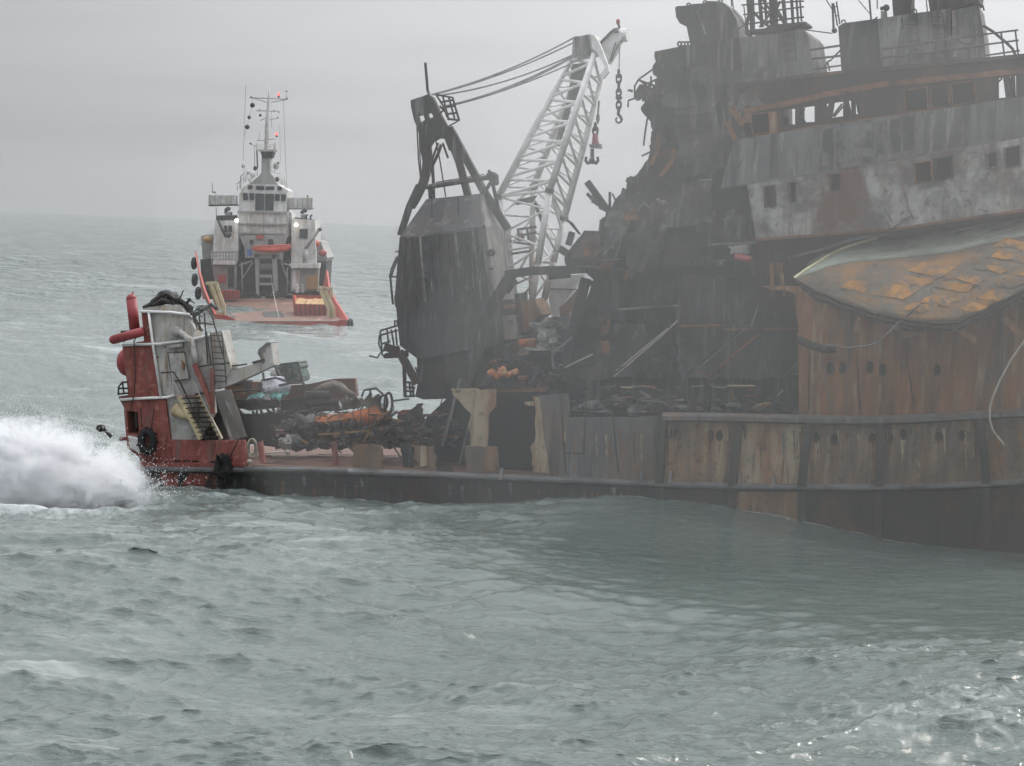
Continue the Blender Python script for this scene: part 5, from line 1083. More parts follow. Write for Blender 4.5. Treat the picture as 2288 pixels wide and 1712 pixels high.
m = MB(); m.tube([H(*p_, 3.6) for p_ in q(c3, '935,800 1150,785 1380,765 1500,745 1560,700')], .05, 6); m.build('cradle_rail', 'tug_yellow', ro)
for s in ('1040,810 1130,890', '1150,880 1290,790', '970,800 1000,860', '1240,800 1280,840'):
    m = MB(); m.tube([H(*p_, 3.6) for p_ in q(c3, s)], .05, 5); m.build('cradle_leg', 'soot_rust', ro)
for s in ('1265,600 1275,750', '1205,610 1210,780', '1330,570 1320,760'):
    m = MB(); m.tube([H(*p_, 3.65) for p_ in q(c3, s)], .025, 5); m.build('lashing', 'dark_metal', ro)
# other clutter
m = MB(); m.sheet(q(c3, '720,665 930,655 900,700 740,735'), (5.0,) * 4, 10, 6, .25, 1.4, .4, 4); single(m, 'canvas_heap', 'burnt_grey', 'grey canvas heaped left of the orange survival boat', 'canvas')
m = MB(); m.sheet(q(c3, '640,700 920,670 900,900 600,900'), (5.8,) * 4, 12, 8, .3, 1.0, .8, 5); single(m, 'charred_heap', 'soot_steel', 'black heap of charred gear between gantry and orange boat', 'debris')
m = MB(); m.ball(H(*c3(690, 865), 4.0), .42, .4, .42, 12, 8, .5, 2.5); single(m, 'sack', 'ash_wool', 'pale mottled sack standing on the red deck', 'sack')
m = MB(); m.ball(H(*c3(755, 855), 4.2), .34, .4, .40, 12, 8, .5, 2.5); single(m, 'sack', 'burnt_grey', 'darker mottled sack beside the pale one on the deck', 'sack')
for k, (cu, cv, ru, rv) in enumerate(((425, 905, 38, 72),)):
    m = MB()
    for j in range(5):
        m.tube([H(*c3(cu + (ru - j * 3) * math.cos(6.2832 * i / 20), cv + (rv - j * 6) * math.sin(6.2832 * i / 20)), .6 + j * .12 + .05 * math.sin(i)) for i in range(20)], .055, 6, True)
    single(m, 'rope_coil', 'rope_pale', 'coiled pale yellow rope hung at the end of the red bulwark', 'rope')
m = MB(); pp = q(c3, '520,945 710,930'); m.beam(H(*pp[0], 2.5), H(*pp[1], 2.5), .5, .08); single(m, 'plank', 'rope_pale', 'bare timber plank lying on the red deck', 'plank')
m = MB(); m.ball(H(*c3(702, 935), 2.2), .14, seg=10, rings=8); single(m, 'net_float', 'rope_pale', 'single pale float lying by the timber plank', 'float', smooth=True)
m = MB(); m.ball(H(*c3(405, 1008), .1), .13, seg=10, rings=8); single(m, 'net_float', 'rope_pale', 'single pale float at the foot of the red bulwark', 'float', smooth=True)
m = MB(); m.sheet(q(c3, '520,960 575,955 580,972 525,975'), (2.2,) * 4, 4, 3, .1, 2, .06, 2); single(m, 'board', 'hose_brown', 'short broken board on the deck near the rope coil', 'board')
for k in range(34):
    u, v = random.uniform(930, 1580), random.uniform(770, 905); r_ = random.uniform(.07, .2)
    m = MB(); m.ball(H(*c3(u, v), random.uniform(3.6, 6)), r_ * 1.7, r_, r_ * .8, 9, 6, 1.0, 1.9); m.build('debris', random.choice(['soot_steel', 'soot_rust', 'soot_deep', 'hose_brown']), S)
for k in range(46):
    u, v = random.uniform(560, 1560), random.uniform(600, 900); l = random.uniform(30, 150); an = random.gauss(0, .5)
    p0 = H(*c3(u, v), random.uniform(3, 5.5)); p1 = H(*c3(u + l * math.cos(an), v + l * math.sin(an)), random.uniform(3, 5.5))
    m = MB(); m.beam(p0, p1, random.uniform(.04, .14), random.uniform(.04, .1)); m.build('debris', random.choice(['soot_steel', 'soot_rust', 'hose_brown', 'soot_steel', 'rust_beam', 'burnt_grey', 'tug_yellow']), S)
m = MB(); m.plate(jag(q(c3, '640,640 700,600 860,580 1000,640 1200,690 1500,700 1560,640 1640,625 1700,560 1740,560 1740,900 640,900'), 2.5, 8), 7.2, .3); m.build('dark_backing', 'soot_rust', S)  # dark backing added behind the clutter to block the bright water
for k in range(120):
    u, v = random.uniform(560, 1720), random.uniform(600, 905); l = random.uniform(20, 90); an = random.gauss(0, .9); dd = random.uniform(2.6, 6.5)
    pts = [H(*c3(u, v), dd)]
    for j in range(3):
        an += random.gauss(0, .45); u += l / 3 * math.cos(an); v += l / 3 * math.sin(an) * .8; pts.append(H(*c3(u, min(v, 910)), dd + random.uniform(-.2, .2)))
    m = MB(); m.tube(pts, random.choice([.025, .03, .04, .06]), 5); m.build('bent_pipe', random.choice(['soot_steel', 'soot_rust', 'hose_brown', 'rust_beam', 'burnt_grey', 'rust_orange', 'soot_ash']), S)
for k in range(40):
    u, v = random.uniform(600, 1700), random.uniform(680, 905); w_ = random.uniform(14, 46); h_ = random.uniform(8, 26); dd = random.uniform(2.5, 6)
    m = MB(); m.sheet(q(c3, f'{u},{v} {u + w_},{v + random.uniform(-8, 8)} {u + w_ + random.uniform(-6, 6)},{v + h_} {u + random.uniform(-6, 6)},{v + h_}'), (dd, dd + random.uniform(-.4, .4), dd, dd + random.uniform(-.4, .4)), 3, 2, .08, 2, .03, 1.5); m.build('torn_plate', random.choice(['soot_steel', 'soot_rust', 'rust_beam', 'burnt_grey', 'soot_ash', 'hose_brown']), S)
# float cluster
fl = q(c6, '845,838 872,850 895,825 918,845 885,862 905,862 940,838 965,850 868,825 930,815')
for i, (x, y) in enumerate(fl):
    m = MB(); m.ball(H(x, y, 1.0 + .2 * (i % 3)), .17, seg=10, rings=8); single(m, 'net_float', 'buoy_orange', 'scorched orange ball float in the cluster above the hull breach', 'float', 'orange ball floats above the breach', smooth=True)
m = MB(); m.tube([H(*c6(1045, 640), 3.2), H(*c6(1155, 628), 3.2)], .24, 12); single(m, 'canister', 'boat_orange', 'orange cylinder lying below the white ash heap', 'canister', smooth=True)
m = MB(); m.tube([H(*c6(985, 845), 1.5), H(*c6(1035, 825), 1.5)], .16, 10); single(m, 'canister', 'buoy_orange', 'short orange cylinder beside the ball floats', 'canister', smooth=True)
m = MB(); m.tube([H(*c6(1040, 880), 1.5), H(*c6(1100, 878), 1.5)], .16, 10); single(m, 'canister', 'rust_beam', 'rust brown cylinder on the deck edge over the breach', 'canister', smooth=True)
for cs, ds, mt, lb in (('1130,520 1290,450 1450,460 1440,520', (4.4, 4.0, 4.0, 4.2), 'ash_wool', 'pale heap of ash grey insulation under the boom foot'), ('1040,680 1150,640 1300,625 1270,690', (3.2,) * 4, 'ash_wool', 'thin lower spill of ash grey insulation near the orange cylinder')):
    m = MB(); m.sheet(q(c6, cs), ds, 22, 10, .3, 2.6, .5, 5); single(m, 'ash_heap', mt, lb, 'ash heap')
m = MB(); m.sheet(q(c6, '1160,520 1300,520 1300,640 1200,640'), (4.0,) * 4, 12, 10, .3, 2.2, .4, 5); single(m, 'ash_heap', 'ash_wool', 'ash grey insulation slope between the two pale spills', 'ash heap')
x, y = a3(1195, 563); m = MB(); m.tube([H(x - 17, y - 4, 1.0), H(x + 18, y + 3, 1.0)], .17, 10); single(m, 'canister', 'float_red', 'bright red canister on the burnt house side deck', 'canister', smooth=True)
m = MB(); m.tube([H(*p_, .8) for p_ in q(c6, '1400,600 1340,655 1275,695 1268,730 1280,810')], .06, 6); single(m, 'pale_pipe', 'strake_grey', 'bent pale pipe hanging in the black breach amidships', 'pipe')
# scattered wreckage on the mid deck (real pieces, joined where too small to pick out)
for k in range(60):
    u, v = random.uniform(820, 1330), random.uniform(760, 940); l = random.uniform(15, 70); an = random.gauss(0, .7)
    p0 = H(*c6(u, v), random.uniform(1, 4)); p1 = H(*c6(u + l * math.cos(an), v + l * math.sin(an)), random.uniform(1, 4))
    m = MB(); m.beam(p0, p1, random.uniform(.05, .2), random.uniform(.05, .12)); m.build('debris', random.choice(['soot_steel', 'soot_rust', 'soot_steel', 'soot_ash', 'rust_beam', 'burnt_grey']), S)
for k in range(70):
    u, v = random.uniform(0, 620), random.uniform(1090, 1330); v += (620 - u) * .05; l = random.uniform(15, 80); an = random.gauss(0, .6)
    p0 = H(*c6(u, v), random.uniform(2, 5)); p1 = H(*c6(u + l * math.cos(an), v + l * math.sin(an)), random.uniform(2, 5))
    m = MB(); m.beam(p0, p1, random.uniform(.06, .25), random.uniform(.05, .15)); m.build('debris', random.choice(['soot_steel', 'soot_rust', 'soot_steel', 'hose_brown', 'soot_steel', 'burnt_grey', 'rust_beam']), S)
for k in range(16):
    u, v = random.uniform(20, 520), random.uniform(1180, 1330); r_ = random.uniform(.08, .22)
    m = MB(); m.ball(H(*c6(u, v), random.uniform(2.5, 5)), r_ * 1.6, r_, r_ * .8, 9, 6, 1.0, 1.8); m.build('debris', random.choice(['soot_steel', 'soot_rust', 'soot_deep']), S)
m = MB(); m.tube([H(*p_, 2.2) for p_ in q(c6, '90,1330 110,1260 180,1200 300,1170')], .1, 7); single(m, 'loose_hose', 'rubber', 'black hose arching over the wreckage beside the orange boat', 'hose')
m = MB(); m.plate(q(c6, '205,1110 240,1092 350,1085 350,1110 215,1140'), 11.5, .4); m.build('far_bulwark', 'stern_red', S)
for s in ('890,925 1100,915', '900,945 1150,938', '890,960 1250,950'):
    pp = q(c6, s); m = MB(); m.beam(H(*pp[0], .3), H(*pp[1], .3), .3, .16); m.build('deck_edge', random.choice(['rust_beam', 'soot_rust']), S)
for s in ('770,935 830,860', '790,940 855,880', '810,900 820,930', '830,870 845,930', '780,920 860,870'):
    m = MB(); m.tube([H(*p_, .6) for p_ in q(c6, s)], .04, 5); m.build('bent_bar', 'strake_grey', S)
for s in ('350,1560 560,870 600,850', '550,775 630,785', '370,930 640,860', '340,910 700,850'):
    m = MB(); m.tube([H(*p_, 2.8) for p_ in q(c6, s)], .03, 5); m.build('stay_wire', 'soot_rust', S)
# ------------------------------------------------------------------ supply tug standing off, seen from astern
random.seed(66)
T = lambda u, v, d=0.0: TUG.pt(*c1(u, v), d)
tug = thing('supply_tug', 'white and red supply tug seen from astern beyond the wreck', 'ship', Vector((T(640, 1560).x, 300, 0))); G_ = tug
def tp(s, d): return [T(*map(float, t.split(',')), d) for t in s.split()]
def tplate(name, s, d, t, mt, parent=None, smooth=False, holes=()):
    m = MB(); m.prism(tp(s, d), TUG.n * t, [tp(h, d) for h in holes]); return m.build(name, mt, G_, parent, smooth)
def ttube(name, s, d, r_, mt, seg=6, parent=None, r2=None):
    m = MB(); m.tube(tp(s, d), r_, seg, r2=r2); return m.build(name, mt, G_, parent, True)
hv = T(535, 1385, 26) - T(640, 1560, 0); hv.z = 0; hv.normalize()
a_, b_ = T(245, 1545, 0), T(1078, 1540, 0)
m = MB(); m.prism([a_, b_, Vector((b_.x - .6, b_.y, -2.5)), Vector((a_.x + .6, a_.y, -2.5))], hv * 52); m.build('hull', 'tug_red', G_)
m = MB(); m.prism([T(248, 1535, .05), T(1070, 1533, .05), T(905, 1380, 28), T(230, 1380, 28)], Vector((0, 0, -.3))); DKt = m.build('deck', 'tug_deck', G_)
m = MB(); m.prism([p + Z * .05 for p in (T(568, 1556, 0), T(703, 1554, 0), T(650, 1472, 8), T(532, 1474, 8))], Vector((0, 0, -.04))); m.build('stern_ramp', 'tug_dark', G_, DKt)
def bulwark(top, bot):
    gr = [[T(*p) for p in top], [T(*p) for p in bot]]; m = MB(); m.grid(gr, Vector((.25, 0, 0))); return m.build('bulwark', 'tug_red', G_)
bulwark(((100, 1090, 28), (120, 1200, 22), (158, 1330, 12), (192, 1415, 6), (230, 1495, 0)), ((150, 1392, 28), (165, 1396, 22), (195, 1450, 12), (222, 1500, 6), (252, 1562, 0)))
bulwark(((938, 1210, 28), (955, 1320, 16), (992, 1400, 9), (1036, 1468, 4), (1076, 1530, 0)), ((900, 1385, 28), (925, 1400, 16), (965, 1460, 9), (1010, 1510, 4), (1050, 1560, 0)))
tplate('stern_quarter', '228,1488 305,1497 440,1562 452,1640 245,1640', -.3, .5, 'tug_red'); tplate('stern_quarter', '880,1640 882,1580 1030,1524 1074,1528 1090,1582 1095,1640', -.3, .5, 'tug_red')
# cream crash rails
for s in ('170,1292 236,1290 288,1440 286,1492 232,1474', '205,1300 262,1455', '890,1318 930,1326 986,1460 986,1522 946,1532', '900,1335 952,1450 950,1530', '930,1326 972,1325 972,1380'):
    m = MB(); pp = tp(s, 4.0)
    for p_, r_ in zip(pp, pp[1:]): m.beam(p_, r_, .38, .38, TUG.n)
    m.build('crash_rail', 'tug_cream', G_)
tplate('rail_infill', '182,1302 228,1300 276,1440 240,1468', 4.4, .2, 'tug_yellow'); tplate('rail_infill', '900,1335 928,1340 976,1462 976,1510 955,1518', 4.4, .2, 'tug_cream')
# lower house
tplate('house_back', '135,1140 940,1150 925,1395 150,1395', 30, 10, 'tug_dark')
L1 = tplate('house_block', '205,1155 357,1160 352,1340 238,1340', 27.5, 4, 'tug_grey'); R1 = tplate('house_block', '712,1190 890,1190 880,1345 712,1345', 27.5, 4, 'tug_grey')
tplate('locker', '250,1240 297,1240 297,1287 250,1287', 27.2, .4, 'tug_red', L1); tplate('door', '312,1190 350,1190 348,1320 312,1320', 27.3, .3, 'tug_dark', L1)
tplate('locker', '812,1242 886,1242 884,1332 812,1332', 27.1, .5, 'tug_yellow', R1); tplate('door', '720,1205 770,1205 770,1330 722,1330', 27.3, .3, 'tug_white', R1)
tplate('deck_ledge', '216,1150 357,1152 357,1174 216,1172', 26.5, 4, 'tug_white'); tplate('deck_ledge', '700,1168 892,1164 890,1196 716,1196', 26.5, 4, 'tug_white')
for s in ('482,1110 512,1112 508,1385 492,1385', '590,1112 622,1112 630,1385 606,1385', '512,1238 592,1238 592,1256 512,1256', '512,1290 600,1290 600,1304 512,1304', '470,1100 640,1102 660,1150 620,1135 480,1135'):
    tplate('winch_frame', s, 27, 1.2, 'tug_grey')
m = MB(); m.tube([T(515, 1330, 28.5), T(600, 1330, 28.5)], .55, 14); m.build('winch_drum', 'tug_dark', G_)
m = MB(); m.tube([T(515, 1190, 28.5), T(592, 1190, 28.5)], .5, 14); m.build('winch_drum', 'tug_grey', G_)
for s in ('380,1180 470,1150', '400,1270 470,1160', '640,1160 710,1180', '650,1150 700,1300', '400,1160 405,1380', '690,1190 690,1380', '360,1180 365,1380'):
    ttube('deck_pipe', s, 28, .12, 'tug_grey')
for k in range(22):
    m = MB(); u = random.uniform(250, 720); m.box(T(u, 1372 + random.uniform(-14, 12), 26.5), random.uniform(.4, 1.3), .7, random.uniform(.25, .8), Vector((1, 0, 0)), Vector((0, 1, 0))); m.build('deck_fitting', random.choice(['tug_dark', 'tug_dark', 'tug_grey', 'tug_white']), G_)
# side houses
tplate('house_back', '370,980 730,985 722,1165 370,1160', 33, 6, 'tug_dark')
LH = tplate('side_house', '228,895 376,890 376,1085 214,1090', 28.5, 9, 'tug_white'); RH = tplate('side_house', '718,880 866,890 872,1168 714,1168', 28.5, 9, 'tug_white')
tplate('window', '768,945 820,946 819,1006 767,1004', 28.3, .3, 'window_glass', RH); tplate('window', '285,925 306,924 306,965 286,966', 28.3, .3, 'window_glass', LH); tplate('window', '314,925 338,924 338,965 314,966', 28.3, .3, 'window_glass', LH)
tplate('top_bulwark', '240,860 372,858 372,892 240,894', 30, 7, 'tug_dark'); tplate('top_bulwark', '735,872 858,888 862,918 735,900', 30, 7, 'tug_dark')
tplate('side_wing', '140,990 214,980 214,1135 150,1140', 31, 12, 'tug_grey'); tplate('side_wing', '868,1020 905,1030 945,1130 930,1160 872,1165', 31, 12, 'tug_grey')
tplate('lower_front', '212,1088 376,1084 376,1150 216,1152', 28.6, 6, 'tug_grey')
railing(G_, 'guard_rail', 'tug_white', tp('206,1150 370,1148', 27), 1.35, 9, 3, .035); railing(G_, 'guard_rail', 'tug_white', tp('120,1070 214,1000', 30), 1.1, 6, 3, .03); railing(G_, 'guard_rail', 'tug_white', tp('872,1020 960,1070', 30), 1.1, 6, 3, .03)
# centre tower and wheelhouse
CT = tplate('tower', '372,838 692,838 700,985 690,1000 670,1060 415,1060 390,1000 376,990', 29.5, 12, 'tug_white')
for s in ('374,835 690,840', '380,912 690,918', '384,972 668,978'):
    m = MB(); pp = tp(s, 29.3); m.beam(pp[0], pp[1], .3, .16); m.build('tier_edge', 'tug_grey', G_, CT)
for u in (455, 535, 615):
    m = MB(); m.beam(T(u, 845, 29.4), T(u, 975, 29.4), .08, .08); m.build('panel_seam', 'tug_grey', G_, CT)
tplate('lower_front', '412,985 668,985 664,1135 420,1130', 29.0, .6, 'tug_grey', CT); tplate('door', '566,1012 600,1012 600,1055 566,1055', 28.8, .3, 'tug_dark', CT); tplate('locker', '490,988 540,986 538,1010 490,1008', 28.7, .3, 'tug_red', CT); tplate('life_ring', '450,1015 472,1015 472,1045 450,1045', 28.7, .2, 'tug_dark', CT)
WHt = tplate('wheelhouse', '398,708 690,716 686,838 378,836 384,720', 31, 9, 'tug_white')
ROt = tplate('wheelhouse_roof', '440,658 628,662 694,700 694,716 394,708 394,690', 31.5, 8, 'tug_white')
for s in ('485,720 543,722 541,828 486,828', '550,722 605,722 600,830 548,830', '405,718 437,718 440,762 410,762', '447,718 478,718 478,762 450,762', '613,722 643,725 640,768 612,768', '652,725 682,727 678,770 650,770'):
    tplate('window', s, 30.85, .2, 'window_glass', WHt)
for s in ('440,668 470,668 465,693 436,693', '490,672 543,673 543,697 490,697', '553,675 606,675 606,698 553,698', '625,675 652,676 657,698 630,699'):
    tplate('window', s, 31.35, .2, 'window_glass', ROt)
# bridge wings
for s, x0_, x1_ in (('188,730 372,732 372,798 188,804', 195, 368), ('690,746 852,748 850,828 690,818', 696, 846)):
    Wg = tplate('bridge_wing', s, 31.5, .4, 'tug_white')
    for k in range(6):
        u = x0_ + (x1_ - x0_) * k / 5; m = MB(); m.beam(T(u, 735 if x0_ < 300 else 750, 31.3), T(u, 798 if x0_ < 300 else 820, 31.3), .1, .1); m.build('wing_stiffener', 'tug_grey', G_, Wg)
    m = MB(); m.prism([T(x0_ - 6, 800 if x0_ < 300 else 822, 31.5), T(x1_ + 5, 798 if x0_ < 300 else 820, 31.5), T(x1_ + 5, 798 if x0_ < 300 else 820, 31.5) + TUG.n * 3, T(x0_ - 6, 800 if x0_ < 300 else 822, 31.5) + TUG.n * 3], Z * .2); m.build('wing_floor', 'tug_grey', G_, Wg)
for s in ('212,650 212,715', '235,715 238,890', '700,830 720,985', '688,840 690,985', '215,712 235,712', '820,735 822,748'):
    ttube('pole', s, 31, .06, 'tug_grey')
ladder(G_, 'stair', 'tug_grey', T(690, 845, 29), T(690, 985, 29), Vector((.55, 0, 0)), 7, .05)
m = MB(); m.ball(T(818, 738, 31), .14, seg=8, rings=6); m.ball(T(225, 712, 31), .13, seg=8, rings=6); m.build('wing_lamp', 'tug_dark', G_)
# funnels and vents
tplate('funnel', '292,838 326,838 326,895 298,895', 31, 2.5, 'tug_grey'); ttube('funnel_top', '300,850 300,825 310,815 326,822', 31.5, .28, 'tug_dark')
tplate('funnel', '776,855 806,852 812,915 776,915', 31, 2.5, 'tug_grey'); ttube('funnel_top', '782,850 785,838 800,828 812,838', 31.5, .26, 'tug_dark')
for s in ('812,912 810,865 820,855', '840,912 838,865 848,856'): ttube('vent_pipe', s, 31, .13, 'tug_dark')
# deck cranes
ttube('crane_post', '805,1170 800,1075', 27, .38, 'tug_grey', 10); ttube('crane_arm', '798,1085 848,1010 892,948', 27, .25, 'tug_grey', 8); ttube('crane_arm', '892,940 902,960', 27, .3, 'tug_dark', 8); ttube('crane_ram', '815,1060 860,1000', 27, .12, 'tug_dark', 6)
ttube('crane_arm', '248,890 275,950 298,1000', 27, .16, 'tug_dark', 8); ttube('crane_arm', '262,895 290,960', 27, .1, 'tug_grey', 6); m = MB(); m.ball(T(310, 985, 27), .5, .5, .4, 10, 8, .4, 1.0); m.build('crane_base', 'tug_dark', G_)
# mast
tplate('mast_foot', '448,658 632,662 612,640 600,610 582,590 580,490 526,490 524,590 506,612 480,632', 34, 3, 'tug_grey'); tplate('mast_bucket', '518,452 602,452 590,492 530,492', 33.8, 3, 'tug_dark')
ttube('mast_pole', '556,460 562,250 573,100 574,38', 35, .34, 'tug_white', 8, r2=.06)
railing(G_, 'mast_rail', 'tug_white', tp('492,452 520,455 602,455 614,440', 34), 1.0, 8, 3, .04); tplate('mast_platform', '490,440 615,440 604,456 518,456', 34, 3, 'tug_white')
for s, r_ in (('452,110 575,114 692,120', .07), ('470,110 562,140', .05), ('585,140 690,120', .05), ('490,193 640,196', .06), ('518,255 560,235', .05), ('575,250 632,240', .05), ('492,386 545,380', .06), ('570,375 615,372', .06), ('455,405 490,418', .05), ('515,325 508,380', .04), ('548,280 546,440', .04), ('588,200 590,300', .03), ('480,418 482,560', .05), ('493,400 500,560', .12)):
    ttube('mast_spar', s, 35, r_, 'tug_grey', 5)
for u, v, r_ in ((460, 105, .16), (688, 112, .16), (512, 186, .1), (606, 190, .1), (518, 222, .2), (630, 235, .13), (456, 402, .15), (535, 453, .24), (636, 205, .1)):
    m = MB(); m.ball(T(u, v, 34.8), r_, seg=8, rings=6); m.build('mast_fitting', 'tug_grey' if r_ < .14 or v < 120 else 'tug_dark', G_)
ttube('anemometer', '686,112 682,70', 35, .04, 'tug_grey', 5); ttube('anemometer', '676,66 694,70', 35, .05, 'tug_dark', 5)
for s, r_ in (('425,30 418,250 408,515', .025), ('665,125 675,400 686,680', .025), ('642,280 646,520', .02), ('470,115 455,210 432,300 415,360', .02)):
    ttube('stay_wire', s, 35, r_, 'tug_dark', 4)
for u, v in ((635, 92), (622, 343)):
    ttube('light_body', f'{u},{v + 6} {u},{v + 18}', 34.6, .14, 'tug_dark', 8); m = MB(); m.ball(T(u, v - 2, 34.6), .15, .15, .26, 10, 8); m.build('signal_light', 'lamp_red', G_, smooth=True)
# bridge top gear
for u, v, r_, mt in ((485, 560, .28, 'tug_dark'), (410, 545, .26, 'tug_grey'), (440, 585, .3, 'tug_white'), (618, 545, .42, 'tug_grey'), (632, 530, .22, 'tug_dark'), (470, 600, .4, 'tug_white'), (625, 630, .3, 'tug_dark'), (458, 635, .35, 'tug_white')):
    m = MB(); m.ball(T(u, v, 33), r_, r_, r_ * 1.2, 10, 8); m.build('bridge_fitting', mt, G_, smooth=True)
for s in ('390,690 392,610 420,588', '412,640 414,520', '640,585 672,620 676,690', '600,590 640,530', '425,650 430,560', '500,560 498,610', '650,610 656,665', '610,590 612,650', '366,660 395,640 396,600', '370,665 372,700', '620,590 660,600'):
    ttube('top_rail', s, 32.5, .06, 'tug_white' if s[0] in '46' else 'tug_grey', 5)
railing(G_, 'top_rail', 'tug_white', tp('385,690 440,640', 33), .9, 5, 3, .03); railing(G_, 'top_rail', 'tug_white', tp('630,650 690,700', 33), .9, 5, 3, .03)
# working lights, lit
for u, v in ((367, 893), (746, 920)):
    m = MB(); m.ball(T(u, v, 27.5), .26, .2, .26, 12, 8); m.build('work_light', 'lamp_white', G_, smooth=True)
# tow wire
m = MB(); m.tube(tp('588,1235 592,1290', 27) + [T(600, 1345, 24), T(622, 1450, 10), T(650, 1560, -.5)], .05, 5); m.build('tow_wire', 'rope_pale', G_)
# ---- separate things aboard the tug
def tsingle(m, *a, **k): return single(m, *a, **k)
for u, v, lb in ((468, 158, 'upper black signal ball on the tug mast halyard'), (435, 296, 'lower black signal ball on the tug mast halyard')):
    m = MB(); m.ball(T(u, v, 34.5), .34, seg=14, rings=10); single(m, 'signal_ball', 'tug_dark', lb, 'signal', 'signal shapes on the tug halyard', smooth=True)
c = T(447, 235, 34.5); m = MB(); m.add([c + Z * .36, c + Vector((.3, 0, 0)), c + Vector((0, .3, 0)), c - Vector((.3, 0, 0)), c - Vector((0, .3, 0)), c - Z * .36], [(0, 1, 2), (0, 2, 3), (0, 3, 4), (0, 4, 1), (5, 2, 1), (5, 3, 2), (5, 4, 3), (5, 1, 4)])
single(m, 'signal_diamond', 'tug_dark', 'black diamond signal shape between the two signal balls', 'signal', 'signal shapes on the tug halyard')
rb = thing('rescue_boat', 'orange red rescue boat stowed across the tug superstructure', 'boat', T(590, 1102, 26.5))
rows = []
for u, top, bot in ((462, 1066, 1072), (490, 1060, 1094), (550, 1058, 1100), (620, 1056, 1102), (680, 1052, 1094), (704, 1050, 1080), (716, 1050, 1056)):
    c = T(u, (top + bot) / 2, 26.5); hh = (bot - top) / 2 * .0205; rows.append([c + Vector((0, math.cos(6.2832 * j / 10) * max(.2, hh * 1.6), math.sin(6.2832 * j / 10) * hh)) for j in range(10)])
m = MB(); n_ = 10; m.add([p_ for r_ in rows for p_ in r_], [(i * n_ + j, i * n_ + (j + 1) % n_, (i + 1) * n_ + (j + 1) % n_, (i + 1) * n_ + j) for i in range(len(rows) - 1) for j in range(n_)] + [tuple(range(n_)), tuple(range((len(rows) - 1) * n_, len(rows) * n_))])
m.build('boat_hull', 'dinghy_red', rb, smooth=True); m = MB(); m.tube([T(u, v - 3, 26.0) for u, v in ((470, 1064), (550, 1058), (640, 1055), (712, 1051))], .12, 6); m.build('gunwale_tube', 'dinghy_red', rb, smooth=True)
m = MB(); m.tube([T(448, 1118, 26.5), T(448, 1076, 26.5)], .33, 12); single(m, 'drum', 'tug_blue', 'blue drum on the tug upper deck beside the rescue boat', 'drum')
sk = thing('cargo_skip', 'red cargo skip heaped with yellow gear on the tug deck', 'skip', T(835, 1500, 8))
m = MB()
for s, d, vec in (('724,1368 734,1500 945,1502 930,1432', 7, TUG.n * .15),): m.prism(tp('726,1424 940,1430 945,1502 734,1500', 6), TUG.n * .15)
m.build('skip_front', 'tug_red', sk)
m = MB(); m.prism(tp('722,1370 732,1370 742,1424 728,1424', 8), TUG.n * 3); m.build('skip_end', 'tug_red', sk)
m = MB(); m.prism(tp('722,1368 905,1370 905,1392 724,1392', 12), TUG.n * .15); m.build('skip_back', 'tug_red', sk)
for k in range(7):
    m = MB(); u = 745 + k * 30; m.beam(T(u, 1428, 5.9), T(u + 2, 1500, 5.9), .12, .12); m.build('skip_rib', 'tug_dark', sk)
m = MB(); P_ = [[T(742 + (930 - 742) * j / 12, 1426 - 36 * i / 6, 6.3 + 5 * i / 6) + Z * .35 * mnoise.noise(Vector((j * .9, i * .9, 0))) for j in range(13)] for i in range(7)]; m.grid(P_, Z * -.4); m.build('skip_load', 'tug_yellow', sk)
bk = thing('cargo_basket', 'small red cargo basket beside the cream rail on the tug', 'basket', T(315, 1397, 22))
m = MB(); m.prism(tp('250,1336 376,1340 372,1396 272,1396', 22), TUG.n * 2); m.build('basket_body', 'tug_red', bk)
for k in range(5):
    m = MB(); u = 268 + k * 25; m.beam(T(u, 1338, 21.9), T(u + 3, 1396, 21.9), .12, .12); m.build('basket_rib', 'tug_dark', bk)
for u, lb in ((752, 'small white drum standing on the tug deck near the winch'), (785, 'small grey drum standing on the tug deck by the yellow locker')):
    m = MB(); m.tube([T(u, 1352, 25), T(u, 1315, 25)], .24, 10); m.ball(T(u, 1308, 25), .2, seg=8, rings=6); single(m, 'drum', 'tug_white' if u < 770 else 'tug_grey', lb, 'drum')
for u, v, d, lb in ((96, 1165, 26, 'upper black tyre on the outside of the tug bulwark'), (100, 1270, 20, 'middle black tyre on the outside of the tug bulwark'), (122, 1355, 14, 'lower black tyre on the outside of the tug bulwark'), (1090, 1560, 0, 'black tyre at the tug stern corner by the water')):
    m = MB(); c = T(u, v, d); m.tube([c + Vector((.12 * math.cos(6.2832 * k / 16), .45 * math.cos(6.2832 * k / 16), .62 * math.sin(6.2832 * k / 16))) for k in range(16)], .28, 8, True); single(m, 'tyre_fender', 'rubber', lb, 'tyre', 'tyres along the tug', smooth=True)
m = MB(); m.ball(T(182, 1015, 30), .7, .7, .5, 10, 8); single(m, 'raft_canister', 'tug_yellow', 'ochre raft canister on the tug upper deck beside white railing', 'canister', smooth=True)
m = MB(); m.ball(T(876, 1040, 30), .45, .6, .5, 10, 8); single(m, 'raft_canister', 'dinghy_red', 'orange raft canister behind the tug deck crane', 'canister', smooth=True)
m = MB(); m.ball(T(915, 1100, 29), .6, .6, .5, 10, 8); single(m, 'raft_canister', 'float_red', 'crimson raft canister at the outer tug rail', 'canister', smooth=True)
